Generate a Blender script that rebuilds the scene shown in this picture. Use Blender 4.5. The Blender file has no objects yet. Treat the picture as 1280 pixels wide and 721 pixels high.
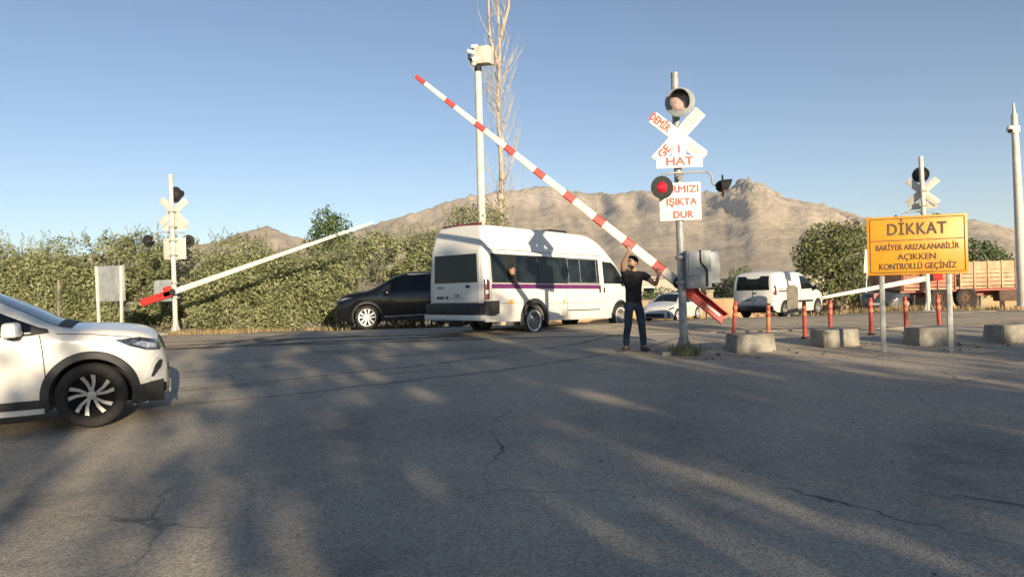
import bpy, bmesh, math, random
import numpy as np
from mathutils import Vector, Matrix, Euler

R = math.radians
rnd = random.Random(7)
rng = np.random.default_rng(11)
S = bpy.context.scene
COL = S.collection

# ------------------------------------------------------------------ camera, sky, sun, exposure
SUN_EL = R(12.0)
SUN_AZ = R(157.0)                       # clockwise from +Y: low sun behind the camera, to its right
cam_d = bpy.data.cameras.new('camera')
cam = bpy.data.objects.new('camera', cam_d)
COL.objects.link(cam)
cam.location = (0, 0, 1.6)
cam.rotation_euler = (Matrix.Rotation(R(90), 4, 'X') @ Matrix.Rotation(R(-1.65), 4, 'Z')).to_euler()
cam_d.sensor_width = 36.0
cam_d.lens = 36.0 * 870 / 1280
cam_d.clip_start = 0.05
cam_d.clip_end = 12000
S.camera = cam

world = bpy.data.worlds.new('World')
S.world = world
world.use_nodes = True
wn = world.node_tree
bg = wn.nodes['Background']
sky = wn.nodes.new('ShaderNodeTexSky')
sky.sky_type = 'NISHITA'
sky.sun_disc = False
sky.sun_elevation = SUN_EL
sky.sun_rotation = SUN_AZ
sky.altitude = 2500
sky.air_density = 1.0
sky.dust_density = 0.9
sky.ozone_density = 1.5
wn.links.new(sky.outputs[0], bg.inputs[0])
bg.inputs[1].default_value = 0.092

sun_d = bpy.data.lights.new('sun', 'SUN')
sun_d.energy = 5.0
sun_d.angle = R(0.53)
sun_d.color = (1.0, 0.83, 0.58)
sun = bpy.data.objects.new('sun', sun_d)
COL.objects.link(sun)
to_sun = Vector((math.sin(SUN_AZ) * math.cos(SUN_EL), math.cos(SUN_AZ) * math.cos(SUN_EL), math.sin(SUN_EL)))
sun.rotation_euler = to_sun.to_track_quat('Z', 'Y').to_euler()
sun.location = (10, -25, 12)

S.view_settings.view_transform = 'Standard'
S.view_settings.look = 'None'
S.view_settings.gamma = 1
S.view_settings.use_curve_mapping = False
S.view_settings.exposure = 0.72
S.cycles.max_bounces = 6
S.cycles.transparent_max_bounces = 8

# ------------------------------------------------------------------ helpers
def pchip(pts):
    xs = [p[0] for p in pts]; ys = [p[1] for p in pts]
    n = len(xs)
    d = [(ys[i+1]-ys[i])/(xs[i+1]-xs[i]) for i in range(n-1)]
    m = [d[0]] + [0.0]*(n-2) + [d[-1]]
    for i in range(1, n-1):
        if d[i-1]*d[i] > 0:
            m[i] = 2*d[i-1]*d[i]/(d[i-1]+d[i])
    def f(x):
        if x <= xs[0]: return ys[0]
        if x >= xs[-1]: return ys[-1]
        lo, hi = 0, n-1
        while hi-lo > 1:
            k = (lo+hi)//2
            if xs[k] <= x: lo = k
            else: hi = k
        h = xs[lo+1]-xs[lo]; t = (x-xs[lo])/h
        return ((1+2*t)*(1-t)**2*ys[lo] + t*(1-t)**2*h*m[lo] + t*t*(3-2*t)*ys[lo+1] + t*t*(t-1)*h*m[lo+1])
    return f

GZ = pchip([(-60, -0.3), (-30, -0.1), (-5, -0.02), (0, 0.0), (3.5, 0.1), (7.4, 0.23), (12.3, 0.37), (16.3, 0.51), (18.5, 0.55), (22, 0.45),
            (25, 0.29), (28, 0.10), (33, -0.2), (38, -0.47), (46, -0.72), (60, -0.85), (200, -1.2), (500, -1.4)])
def gz(y):
    return GZ(y)

_mats = {}
def node_mat(name):
    m = bpy.data.materials.new(name)
    m.use_nodes = True
    return m, m.node_tree.nodes, m.node_tree.links, m.node_tree.nodes['Principled BSDF']

def mat(name, col, rough=0.6, metal=0.0, var=0.12, scale=6.0, bump=0.0, coat=0.0, col2=None, spec=None, bscale=None):
    """principled surface with procedural colour variation (wear, dirt) and optional bump"""
    if name in _mats: return _mats[name]
    m, n, l, b = node_mat(name)
    c2 = col2 or tuple(max(0, c*(1-var*2)) for c in col)
    tc = n.new('ShaderNodeTexCoord')
    nz = n.new('ShaderNodeTexNoise'); nz.inputs['Scale'].default_value = scale; nz.inputs['Detail'].default_value = 6
    nz.inputs['Roughness'].default_value = 0.65
    rp = n.new('ShaderNodeValToRGB')
    rp.color_ramp.elements[0].position = 0.35; rp.color_ramp.elements[0].color = (*c2, 1)
    rp.color_ramp.elements[1].position = 0.62; rp.color_ramp.elements[1].color = (*col, 1)
    l.new(tc.outputs['Object'], nz.inputs['Vector']); l.new(nz.outputs['Fac'], rp.inputs['Fac'])
    l.new(rp.outputs['Color'], b.inputs['Base Color'])
    b.inputs['Roughness'].default_value = rough
    b.inputs['Metallic'].default_value = metal
    b.inputs['Coat Weight'].default_value = coat
    b.inputs['Coat Roughness'].default_value = 0.06
    if spec is not None: b.inputs['Specular IOR Level'].default_value = spec
    if bump:
        n2 = n.new('ShaderNodeTexNoise'); n2.inputs['Scale'].default_value = bscale or scale*6; n2.inputs['Detail'].default_value = 5
        bp = n.new('ShaderNodeBump'); bp.inputs['Strength'].default_value = bump; bp.inputs['Distance'].default_value = 0.02
        l.new(tc.outputs['Object'], n2.inputs['Vector'])
        l.new(n2.outputs['Fac'], bp.inputs['Height']); l.new(bp.outputs['Normal'], b.inputs['Normal'])
    _mats[name] = m
    return m

class MB:
    """collects shapes, then links them as ONE mesh object"""
    def __init__(s):
        s.v = []; s.f = []; s.m = []
    def add(s, vs, fs, mi=0, M=None):
        o = len(s.v)
        for p in vs:
            p = Vector(p)
            s.v.append(tuple(M @ p) if M is not None else tuple(p))
        for f in fs:
            s.f.append([i+o for i in f]); s.m.append(mi)
    def box(s, c, size, rot=None, mi=0, taper=1.0, bev=0.0):
        hx, hy, hz = size[0]/2, size[1]/2, size[2]/2
        M = Matrix.Translation(c) @ ((rot if isinstance(rot, Matrix) else Euler(rot).to_matrix().to_4x4()) if rot is not None else Matrix())
        if bev <= 0:
            vs = [(-hx,-hy,-hz),(hx,-hy,-hz),(hx,hy,-hz),(-hx,hy,-hz),(-hx*taper,-hy*taper,hz),(hx*taper,-hy*taper,hz),(hx*taper,hy*taper,hz),(-hx*taper,hy*taper,hz)]
            s.add(vs, [(0,3,2,1),(4,5,6,7),(0,1,5,4),(1,2,6,5),(2,3,7,6),(3,0,4,7)], mi, M)
        else:
            bm = bmesh.new()
            bmesh.ops.create_cube(bm, size=1)
            for v in bm.verts:
                k = taper if v.co.z > 0 else 1
                v.co = Vector((v.co.x*size[0]*k, v.co.y*size[1]*k, v.co.z*size[2]))
            bmesh.ops.bevel(bm, geom=list(bm.edges), offset=bev, segments=2, affect='EDGES', profile=0.5)
            bm.verts.index_update()
            s.add([v.co.copy() for v in bm.verts], [[v.index for v in f.verts] for f in bm.faces], mi, M)
            bm.free()
    def tube(s, p0, p1, r0, r1=None, n=12, mi=0, cap=True):
        r1 = r0 if r1 is None else r1
        p0 = Vector(p0); p1 = Vector(p1)
        q = (p1-p0).to_track_quat('Z', 'Y').to_matrix()
        vs = []
        for p, r in ((p0, r0), (p1, r1)):
            for i in range(n):
                a = 2*math.pi*i/n
                vs.append(p + q @ Vector((r*math.cos(a), r*math.sin(a), 0)))
        fs = [(i, (i+1) % n, n+(i+1) % n, n+i) for i in range(n)]
        if cap: fs += [tuple(range(n-1, -1, -1)), tuple(range(n, 2*n))]
        s.add(vs, fs, mi)
    def path(s, pts, r, n=8, mi=0):
        for a, b in zip(pts[:-1], pts[1:]): s.tube(a, b, r, r, n, mi)
    def lathe(s, prof, M=None, n=24, mi=0, closed=False):
        """prof: list of (radius, z) round the z axis"""
        vs = []
        for r, z in prof:
            for i in range(n):
                a = 2*math.pi*i/n
                vs.append((r*math.cos(a), r*math.sin(a), z))
        fs = []
        k = len(prof)
        for j in range(k if closed else k-1):
            j2 = (j+1) % k
            for i in range(n):
                fs.append((j*n+i, j*n+(i+1) % n, j2*n+(i+1) % n, j2*n+i))
        s.add(vs, fs, mi, M)
    def prism(s, poly, t, M=None, mi=0):
        """poly: 2D points in local xy, extruded from z=0 to z=t"""
        n = len(poly)
        vs = [(x, y, 0) for x, y in poly] + [(x, y, t) for x, y in poly]
        fs = [tuple(range(n-1, -1, -1)), tuple(range(n, 2*n))] + [(i, (i+1) % n, n+(i+1) % n, n+i) for i in range(n)]
        s.add(vs, fs, mi, M)
    def ball(s, c, r, M=None, mi=0, nu=12, nv=8):
        rx, ry, rz = (r, r, r) if not hasattr(r, '__len__') else r
        vs = [(c[0], c[1], c[2]+rz)]
        for j in range(1, nv):
            t = math.pi*j/nv
            for i in range(nu):
                a = 2*math.pi*i/nu
                vs.append((c[0]+rx*math.sin(t)*math.cos(a), c[1]+ry*math.sin(t)*math.sin(a), c[2]+rz*math.cos(t)))
        vs.append((c[0], c[1], c[2]-rz))
        fs = [(0, 1+i, 1+(i+1) % nu) for i in range(nu)]
        for j in range(nv-2):
            for i in range(nu):
                a = 1+j*nu
                fs.append((a+i, a+nu+i, a+nu+(i+1) % nu, a+(i+1) % nu))
        L = len(vs)-1; a = 1+(nv-2)*nu
        fs += [(a+i, L, a+(i+1) % nu) for i in range(nu)]
        s.add(vs, fs, mi, M)
    def build(s, name, mats, parent=None, smooth=35, fix=True):
        me = bpy.data.meshes.new(name)
        me.from_pydata(s.v, [], s.f)
        mats = mats if isinstance(mats, (list, tuple)) else [mats]
        for m in mats: me.materials.append(m)
        for p, i in zip(me.polygons, s.m): p.material_index = i
        if fix:
            bm = bmesh.new(); bm.from_mesh(me)
            bmesh.ops.recalc_face_normals(bm, faces=bm.faces)
            bm.to_mesh(me); bm.free()
        if smooth:
            me.polygons.foreach_set('use_smooth', [True]*len(me.polygons))
            me.set_sharp_from_angle(angle=R(smooth))
        me.update()
        o = bpy.data.objects.new(name, me)
        COL.objects.link(o)
        if parent is not None: o.parent = parent
        return o

def tag(o, label, cat, group=None):
    o['label'] = label; o['category'] = cat
    if group: o['group'] = group
    return o

def thing(name, label, cat, loc, rz=0.0, group=None, rot=None):
    o = bpy.data.objects.new(name, None)
    o.empty_display_size = 0.2
    COL.objects.link(o)
    o.location = loc
    o.rotation_euler = rot if rot is not None else (0, 0, rz)
    return tag(o, label, cat, group)

def struct(o):
    o['kind'] = 'structure'; return o

def copy_tree(o, parent=None):
    c = o.copy(); COL.objects.link(c)
    if parent is not None: c.parent = parent
    for ch in list(o.children): copy_tree(ch, c)
    return c

def text_mesh(name, body, size, m, parent, M, weight=0.0, depth=0.004, sx=1.0, align='CENTER', label=None, fit=None, tracking=1.0):
    """raised lettering as a mesh part; M places the text's xy plane; fit = wanted width"""
    cu = bpy.data.curves.new(name, 'FONT')
    cu.body = body; cu.size = size; cu.align_x = align; cu.align_y = 'CENTER'
    cu.extrude = depth; cu.resolution_u = 3; cu.space_character = tracking
    t = bpy.data.objects.new(name, cu); COL.objects.link(t)
    bpy.context.view_layer.update()
    dg = bpy.context.evaluated_depsgraph_get()
    me = bpy.data.meshes.new_from_object(t.evaluated_get(dg))
    bpy.data.objects.remove(t); bpy.data.curves.remove(cu)
    xs = [v.co.x for v in me.vertices]
    if fit and xs:
        sx = fit/(max(xs)-min(xs))
    if weight:                                     # bolder strokes: the outline repeated a hair to each side
        bm = bmesh.new()
        for i, (ox, oy) in enumerate(((0, 0), (-1, 0), (1, 0), (0, -1), (0, 1))):
            q = me.copy(); q.transform(Matrix.Translation((ox*weight/sx, oy*weight, i*.0003))); bm.from_mesh(q); bpy.data.meshes.remove(q)
        bm.to_mesh(me); bm.free()
    me.transform(M @ Matrix.Diagonal((sx, 1, 1, 1)))
    me.materials.clear(); me.materials.append(m)
    o = bpy.data.objects.new(name, me); COL.objects.link(o)
    if parent is not None: o.parent = parent
    return o

def leaf_object(name, pts, size, out, mats, parent=None, upbias=0.25, aspect=0.5, seed=0, outw=0.55):
    """many leaf-sized faces: each a small rhomb with its own turn and its own tint"""
    g = np.random.default_rng(seed+5)
    N = len(pts)
    rd = g.normal(size=(N, 3)); rd /= np.linalg.norm(rd, axis=1)[:, None]
    n = out*outw + rd + np.array([0, 0, upbias])
    n /= np.linalg.norm(n, axis=1)[:, None]
    t = np.cross(n, g.normal(size=(N, 3))); t /= np.linalg.norm(t, axis=1)[:, None]
    b = np.cross(n, t)
    s = np.asarray(size).reshape(-1, 1)*np.ones((N, 1))
    P = np.empty((N, 4, 3))
    P[:, 0] = pts + t*s*0.5; P[:, 1] = pts + b*s*0.5*aspect + n*s*0.06
    P[:, 2] = pts - t*s*0.5; P[:, 3] = pts - b*s*0.5*aspect + n*s*0.06
    me = bpy.data.meshes.new(name)
    me.vertices.add(N*4); me.vertices.foreach_set('co', P.reshape(-1))
    me.loops.add(N*4); me.loops.foreach_set('vertex_index', np.arange(N*4, dtype=np.int32))
    me.polygons.add(N); me.polygons.foreach_set('loop_start', np.arange(0, N*4, 4, dtype=np.int32))
    me.polygons.foreach_set('loop_total', np.full(N, 4, dtype=np.int32))
    at = me.attributes.new('tint', 'FLOAT', 'POINT')
    at.data.foreach_set('value', np.repeat(g.random(N), 4).astype(np.float32))
    me.materials.append(mats)
    me.update(); me.validate()
    o = bpy.data.objects.new(name, me); COL.objects.link(o)
    if parent is not None: o.parent = parent
    return o

def leaf_mat(name, dark, mid, light, trans=0.25, scale=1.2):
    if name in _mats: return _mats[name]
    m, n, l, b = node_mat(name)
    a = n.new('ShaderNodeAttribute'); a.attribute_name = 'tint'
    tc = n.new('ShaderNodeTexCoord')
    nz = n.new('ShaderNodeTexNoise'); nz.inputs['Scale'].default_value = scale; nz.inputs['Detail'].default_value = 3
    l.new(tc.outputs['Object'], nz.inputs['Vector'])
    mx = n.new('ShaderNodeMath'); mx.operation = 'MULTIPLY_ADD'; mx.inputs[1].default_value = 0.55
    l.new(a.outputs['Fac'], mx.inputs[0])
    m2 = n.new('ShaderNodeMath'); m2.operation = 'MULTIPLY_ADD'; m2.inputs[1].default_value = 1.3; m2.inputs[2].default_value = -0.42
    l.new(nz.outputs['Fac'], m2.inputs[0]); l.new(m2.outputs[0], mx.inputs[2])
    rp = n.new('ShaderNodeValToRGB')
    e = rp.color_ramp.elements
    e[0].position = 0.1; e[0].color = (*dark, 1)
    e[1].position = 0.9; e[1].color = (*light, 1)
    e2 = e.new(0.5); e2.color = (*mid, 1)
    l.new(mx.outputs[0], rp.inputs['Fac'])
    l.new(rp.outputs['Color'], b.inputs['Base Color'])
    b.inputs['Roughness'].default_value = 0.65
    b.inputs['Specular IOR Level'].default_value = 0.25
    tr = n.new('ShaderNodeBsdfTranslucent'); l.new(rp.outputs['Color'], tr.inputs['Color'])
    ms = n.new('ShaderNodeMixShader'); ms.inputs[0].default_value = trans
    l.new(b.outputs[0], ms.inputs[1]); l.new(tr.outputs[0], ms.inputs[2])
    l.new(ms.outputs[0], n['Material Output'].inputs['Surface'])
    _mats[name] = m
    return m

def vnoise(x, y, seed=0):
    """smooth value noise on arrays"""
    xi = np.floor(x).astype(np.int64); yi = np.floor(y).astype(np.int64)
    xf = x-xi; yf = y-yi
    u = xf*xf*(3-2*xf); v = yf*yf*(3-2*yf)
    def h(a, b):
        k = (a*374761393 + b*668265263 + seed*982451653) & 0x7fffffff
        k = ((k ^ (k >> 13))*1274126177) & 0x7fffffff
        return ((k ^ (k >> 16)) & 0xffff)/65535.0
    return (h(xi, yi)*(1-u)+h(xi+1, yi)*u)*(1-v) + (h(xi, yi+1)*(1-u)+h(xi+1, yi+1)*u)*v
def fbm(x, y, oct=5, seed=0, ridged=False):
    a = 0.5; t = 0*x; f = 1.0
    for k in range(oct):
        q = vnoise(x*f+k*17.3, y*f-k*9.1, seed+k)
        if ridged: q = 1-np.abs(2*q-1)
        t = t + a*q; a *= 0.5; f *= 2.03
    return t
# ------------------------------------------------------------------ the setting: ground, roads, hills
def asphalt_material(name, base, dust, dustiness, crack=0.8):
    m, n, l, b = node_mat(name)
    geo = n.new('ShaderNodeNewGeometry')
    def noise(scale, detail=5, rough=0.6, vec=None):
        z = n.new('ShaderNodeTexNoise'); z.inputs['Scale'].default_value = scale; z.inputs['Detail'].default_value = detail
        z.inputs['Roughness'].default_value = rough
        l.new(vec or geo.outputs['Position'], z.inputs['Vector']); return z
    def ramp(src, p0, c0, p1, c1):
        r = n.new('ShaderNodeValToRGB'); e = r.color_ramp.elements
        e[0].position = p0; e[0].color = (*c0, 1) if len(c0) == 3 else c0
        e[1].position = p1; e[1].color = (*c1, 1) if len(c1) == 3 else c1
        l.new(src, r.inputs['Fac']); return r
    def mixc(fac, a, c, mode='MIX'):
        x = n.new('ShaderNodeMix'); x.data_type = 'RGBA'; x.blend_type = mode
        if isinstance(fac, float): x.inputs[0].default_value = fac
        else: l.new(fac, x.inputs[0])
        for i, q in ((6, a), (7, c)):
            if isinstance(q, tuple): x.inputs[i].default_value = (*q, 1)
            else: l.new(q, x.inputs[i])
        return x.outputs[2]
    W3 = (1, 1, 1); B3 = (0, 0, 0)
    big = noise(0.30, 7, 0.68)
    mid = noise(1.1, 6, 0.7)
    patch = ramp(big.outputs['Fac'], 0.38, tuple(c*0.66 for c in base), 0.62, tuple(c*1.28 for c in base))
    c = mixc(ramp(mid.outputs['Fac'], 0.42, B3, 0.75, W3).outputs[0], patch.outputs[0], dust)
    dm = noise(0.33, 6, 0.66)
    c = mixc(ramp(dm.outputs['Fac'], 0.62-dustiness*0.3, B3, 0.92-dustiness*0.25, W3).outputs[0], c, dust)
    if name == 'old_dusty_asphalt':               # dust and dirt tracked over the crossing, thinning towards the camera
        ps = n.new('ShaderNodeSeparateXYZ'); l.new(geo.outputs['Position'], ps.inputs[0])
        dn_ = noise(0.45, 5, 0.65)
        sm = n.new('ShaderNodeMath'); sm.operation = 'MULTIPLY_ADD'; sm.inputs[1].default_value = 9.0
        l.new(dn_.outputs['Fac'], sm.inputs[0]); l.new(ps.outputs['Y'], sm.inputs[2])
        mr = n.new('ShaderNodeMapRange'); mr.inputs['From Min'].default_value = 9.5; mr.inputs['From Max'].default_value = 20.0
        mr.inputs['To Max'].default_value = 0.8
        l.new(sm.outputs[0], mr.inputs['Value'])
        c = mixc(mr.outputs[0], c, tuple(q*1.02 for q in dust))
    # aggregate: light and dark stone grains
    vo = n.new('ShaderNodeTexVoronoi'); vo.inputs['Scale'].default_value = 75; l.new(geo.outputs['Position'], vo.inputs['Vector'])
    sp = n.new('ShaderNodeSeparateColor'); l.new(vo.outputs['Color'], sp.inputs[0])
    g = ramp(sp.outputs[0], 0.05, (0.62,)*3, 0.95, (1.32,)*3)
    c = mixc(0.75, c, g.outputs[0], 'MULTIPLY')
    spot = n.new('ShaderNodeTexVoronoi'); spot.inputs['Scale'].default_value = 7; l.new(geo.outputs['Position'], spot.inputs['Vector'])
    sd = noise(2.0, 4)
    am = n.new('ShaderNodeMath'); am.operation = 'MULTIPLY_ADD'; am.inputs[1].default_value = 0.16; am.inputs[2].default_value = -0.055
    l.new(sd.outputs['Fac'], am.inputs[0])
    lt = n.new('ShaderNodeMath'); lt.operation = 'LESS_THAN'; l.new(spot.outputs['Distance'], lt.inputs[0]); l.new(am.outputs[0], lt.inputs[1])
    c = mixc(lt.outputs[0], c, tuple(q*0.55 for q in base))
    # cracks
    wv = noise(0.9, 4, 0.6)
    vm = n.new('ShaderNodeVectorMath'); vm.operation = 'MULTIPLY_ADD'; vm.inputs[1].default_value = (0.7,)*3
    l.new(wv.outputs['Color'], vm.inputs[0]); l.new(geo.outputs['Position'], vm.inputs[2])
    ck = n.new('ShaderNodeTexVoronoi'); ck.feature = 'DISTANCE_TO_EDGE'; ck.inputs['Scale'].default_value = 0.34
    l.new(vm.outputs[0], ck.inputs['Vector'])
    cm = noise(0.25, 3)
    k1 = ramp(ck.outputs['Distance'], 0.0, W3, 0.006, B3)
    k2 = ramp(cm.outputs['Fac'], 0.5, B3, 0.58, (crack,)*3)
    km = n.new('ShaderNodeMath'); km.operation = 'MULTIPLY'; l.new(k1.outputs[0], km.inputs[0]); l.new(k2.outputs[0], km.inputs[1])
    c = mixc(km.outputs[0], c, (0.018, 0.017, 0.016))
    l.new(c, b.inputs['Base Color'])
    b.inputs['Roughness'].default_value = 0.88
    b.inputs['Specular IOR Level'].default_value = 0.3
    hs = n.new('ShaderNodeMath'); hs.operation = 'MULTIPLY_ADD'; hs.inputs[1].default_value = 0.6
    l.new(vo.outputs['Distance'], hs.inputs[0])
    fine = noise(22, 6, 0.75); l.new(fine.outputs['Fac'], hs.inputs[2])
    sb = n.new('ShaderNodeMath'); sb.operation = 'SUBTRACT'; l.new(hs.outputs[0], sb.inputs[0]); l.new(km.outputs[0], sb.inputs[1])
    bp = n.new('ShaderNodeBump'); bp.inputs['Strength'].default_value = 0.55; bp.inputs['Distance'].default_value = 0.012
    l.new(sb.outputs[0], bp.inputs['Height']); l.new(bp.outputs['Normal'], b.inputs['Normal'])
    return m

M_ROAD = asphalt_material('old_dusty_asphalt', (0.315, 0.285, 0.245), (0.45, 0.385, 0.295), 0.7)
M_ROAD2 = asphalt_material('far_asphalt', (0.33, 0.285, 0.225), (0.50, 0.41, 0.29), 0.85, 0.3)
M_DIRT = mat('dry_dirt', (0.36, 0.27, 0.16), 0.95, var=0.25, scale=1.3, bump=0.6, bscale=14, col2=(0.22, 0.165, 0.10))
M_FIELD = mat('dry_field', (0.34, 0.26, 0.15), 0.95, var=0.2, scale=0.05, bump=0.3, bscale=2, col2=(0.24, 0.2, 0.11))

def grid_sheet(name, xs, ys, zf, m, keep=None):
    nx, ny = len(xs), len(ys)
    vs = [(x, y, zf(x, y)) for y in ys for x in xs]
    fs = []
    for j in range(ny-1):
        for i in range(nx-1):
            q = (j*nx+i, j*nx+i+1, (j+1)*nx+i+1, (j+1)*nx+i)
            if keep is None or all(keep(vs[k][0], vs[k][1]) for k in q): fs.append(q)
    me = bpy.data.meshes.new(name); me.from_pydata(vs, [], fs); me.materials.append(m)
    me.polygons.foreach_set('use_smooth', [True]*len(me.polygons))
    bm = bmesh.new(); bm.from_mesh(me)
    bmesh.ops.delete(bm, geom=[v for v in bm.verts if not v.link_faces], context='VERTS')
    bm.to_mesh(me); bm.free()
    o = bpy.data.objects.new(name, me); COL.objects.link(o)
    return struct(o)

def spaced(a, b, step): return [a+(b-a)*i/max(1, round((b-a)/step)) for i in range(max(1, round((b-a)/step))+1)]
xs = spaced(-600, -60, 30)[:-1] + spaced(-60, -24, 2)[:-1] + spaced(-24, 24, 0.5)[:-1] + spaced(24, 60, 2)[:-1] + spaced(60, 600, 30)
ys = spaced(-60, -2, 2)[:-1] + spaced(-2, 50, 0.5)[:-1] + spaced(50, 120, 5)[:-1] + spaced(120, 640, 40)
def dirt_z(x, y):
    b = float(vnoise(np.array([x*0.9]), np.array([y*0.9]), 3)[0])-0.5
    z = gz(y)
    off = 0.09*b
    # low dusty mounds: by the hedge and by the tall pole on the right
    z += 0.16*math.exp(-((x-14.5)/3.2)**2-((y-26)/2.2)**2)
    inroad = (y < 20.2 and abs(x) < 30) or far_side(x, y) < 0
    return z - 0.03 + (off if not inroad else 0.0)
def far_side(x, y):
    """signed distance (negative inside) to the far road strip"""
    ax, ay = 2.0, 15.0
    dx, dy = math.cos(R(49)), math.sin(R(49))
    s = (x-ax)*dx+(y-ay)*dy
    t = -(x-ax)*dy+(y-ay)*dx
    return max(abs(t+1.2)-5.2, -s)
ground = grid_sheet('ground', xs, ys, dirt_z, M_DIRT)

def edge_y(x):
    q = np.array([x])
    base = 20.6 if x < 3 else 20.6
    return base + 0.9*(float(vnoise(q*0.5, q*0+1.5, 5)[0])-0.5) + 0.35*(float(vnoise(q*2.3, q*0+4.5, 6)[0])-0.5)
rxs = spaced(-32, 32, 0.4)
vs = []; fs = []
rys = spaced(-40, 0, 4)[:-1] + spaced(0, 20, 0.5)
for x in rxs:
    e = edge_y(x)
    for y in rys + [e]:
        vs.append((x, y, gz(y)+0.004))
    vs.append((x, e+0.12, gz(e)-0.12))
k = len(rys)+2
for i in range(len(rxs)-1):
    for j in range(k-1):
        fs.append((i*k+j, (i+1)*k+j, (i+1)*k+j+1, i*k+j+1))
me = bpy.data.meshes.new('road'); me.from_pydata(vs, [], fs); me.materials.append(M_ROAD)
me.polygons.foreach_set('use_smooth', [True]*len(me.polygons))
road = bpy.data.objects.new('road', me); COL.objects.link(road); struct(road)

# the road beyond the crossing, running away to the right
dx, dy = math.cos(R(49)), math.sin(R(49))
vs = []; fs = []
ss = spaced(4, 140, 0.7); tt = [-4.1, -4.0, -2.8, -1.2, 0.4, 2.0, 3.6, 3.7]
for s_ in ss:
    for i, t_ in enumerate(tt):
        wob = 0.35*(float(vnoise(np.array([s_*0.6]), np.array([i*3.1]), 9)[0])-0.5) if i in (1, 6) else 0
        x = 2.0+dx*s_-dy*(t_-1.2+wob); y = 15.0+dy*s_+dx*(t_-1.2+wob)
        vs.append((x, y, gz(y)+0.009 - (0.09 if i in (0, 7) else 0)))
k = len(tt)
for i in range(len(ss)-1):
    for j in range(k-1):
        fs.append((i*k+j, (i+1)*k+j, (i+1)*k+j+1, i*k+j+1))
me = bpy.data.meshes.new('far_road'); me.from_pydata(vs, [], fs); me.materials.append(M_ROAD2)
me.polygons.foreach_set('use_smooth', [True]*len(me.polygons))
o = bpy.data.objects.new('far_road', me); COL.objects.link(o); struct(o)

# repair patches and tar lines on the old asphalt
def flat_patch(name, poly, m, lift):
    mb = MB()
    n = len(poly)
    cx = sum(p[0] for p in poly)/n; cy = sum(p[1] for p in poly)/n
    vs = [(cx, cy, gz(cy)+lift)]; fs = []
    rings = [0.25, 0.5, 0.75, 1.0]
    for q in rings:
        for p in poly:
            x = cx+(p[0]-cx)*q; y = cy+(p[1]-cy)*q
            vs.append((x, y, gz(y)+lift))
    for i in range(n): fs.append((0, 1+i, 1+(i+1) % n))
    for r_ in range(3):
        for i in range(n):
            a = 1+r_*n
            fs.append((a+i, a+n+i, a+n+(i+1) % n, a+(i+1) % n))
    mb.add(vs, fs)
    return struct(mb.build(name, m))
def ragged(cx, cy, rx, ry, rot=0, n=40, seed=0, amp=0.25):
    out = []
    for i in range(n):
        a = 2*math.pi*i/n
        k = 1+amp*(float(vnoise(np.array([math.cos(a)*2.2+7]), np.array([math.sin(a)*2.2+seed*5.0]), seed)[0])-0.5)*2
        sq = 1/max(abs(math.cos(a)), abs(math.sin(a)))**0.55
        x = rx*k*sq*math.cos(a); y = ry*k*sq*math.sin(a)
        out.append((cx+x*math.cos(rot)-y*math.sin(rot), cy+x*math.sin(rot)+y*math.cos(rot)))
    return out
M_PATCH = asphalt_material('worn_pale_patch', (0.36, 0.32, 0.265), (0.44, 0.38, 0.295), 0.6, 0.4)
M_TAR = mat('tar', (0.035, 0.034, 0.034), 0.7, var=0.2, scale=9)
M_DUST = asphalt_material('dusty_asphalt', (0.38, 0.315, 0.235), (0.50, 0.41, 0.29), 0.9, 0.2)
flat_patch('road_patch', ragged(-2.9, 13.6, 3.3, 0.75, R(4), seed=2, amp=0.2), M_PATCH, 0.008)
flat_patch('road_patch', ragged(4.3, 12.6, 2.3, 1.0, R(-8), seed=3, amp=0.5), M_DUST, 0.008)
flat_patch('road_patch', ragged(-8.6, 15.6, 1.3, 2.0, R(10), seed=4, amp=0.4), M_DUST, 0.008)
flat_patch('road_patch', ragged(9.5, 17.6, 6.0, 1.6, R(-3), seed=6, amp=0.4), M_DUST, 0.016)

def tar_line(pts, w0=0.03, w1=0.06, seed=0):
    vs = []; fs = []
    g = random.Random(seed)
    P = []
    for (a, b) in zip(pts[:-1], pts[1:]):
        k = max(2, int(math.hypot(b[0]-a[0], b[1]-a[1])/0.22))
        for i in range(k):
            t = i/k; P.append((a[0]+(b[0]-a[0])*t+g.uniform(-.035, .035), a[1]+(b[1]-a[1])*t+g.uniform(-.035, .035)))
    P.append(pts[-1])
    for i, (x, y) in enumerate(P):
        q = P[min(i+1, len(P)-1)]; p = P[max(i-1, 0)]
        d = Vector((q[0]-p[0], q[1]-p[1])); d.normalize()
        w = g.uniform(w0, w1)*(0.3 if i in (0, len(P)-1) else 1)
        for s_ in (-1, 1):
            xx = x-d.y*w*s_; yy = y+d.x*w*s_
            vs.append((xx, yy, gz(yy)+0.013))
    for i in range(len(P)-1): fs.append((2*i, 2*i+2, 2*i+3, 2*i+1))
    mb = MB(); mb.add(vs, fs)
    return mb
tl = MB()
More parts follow.
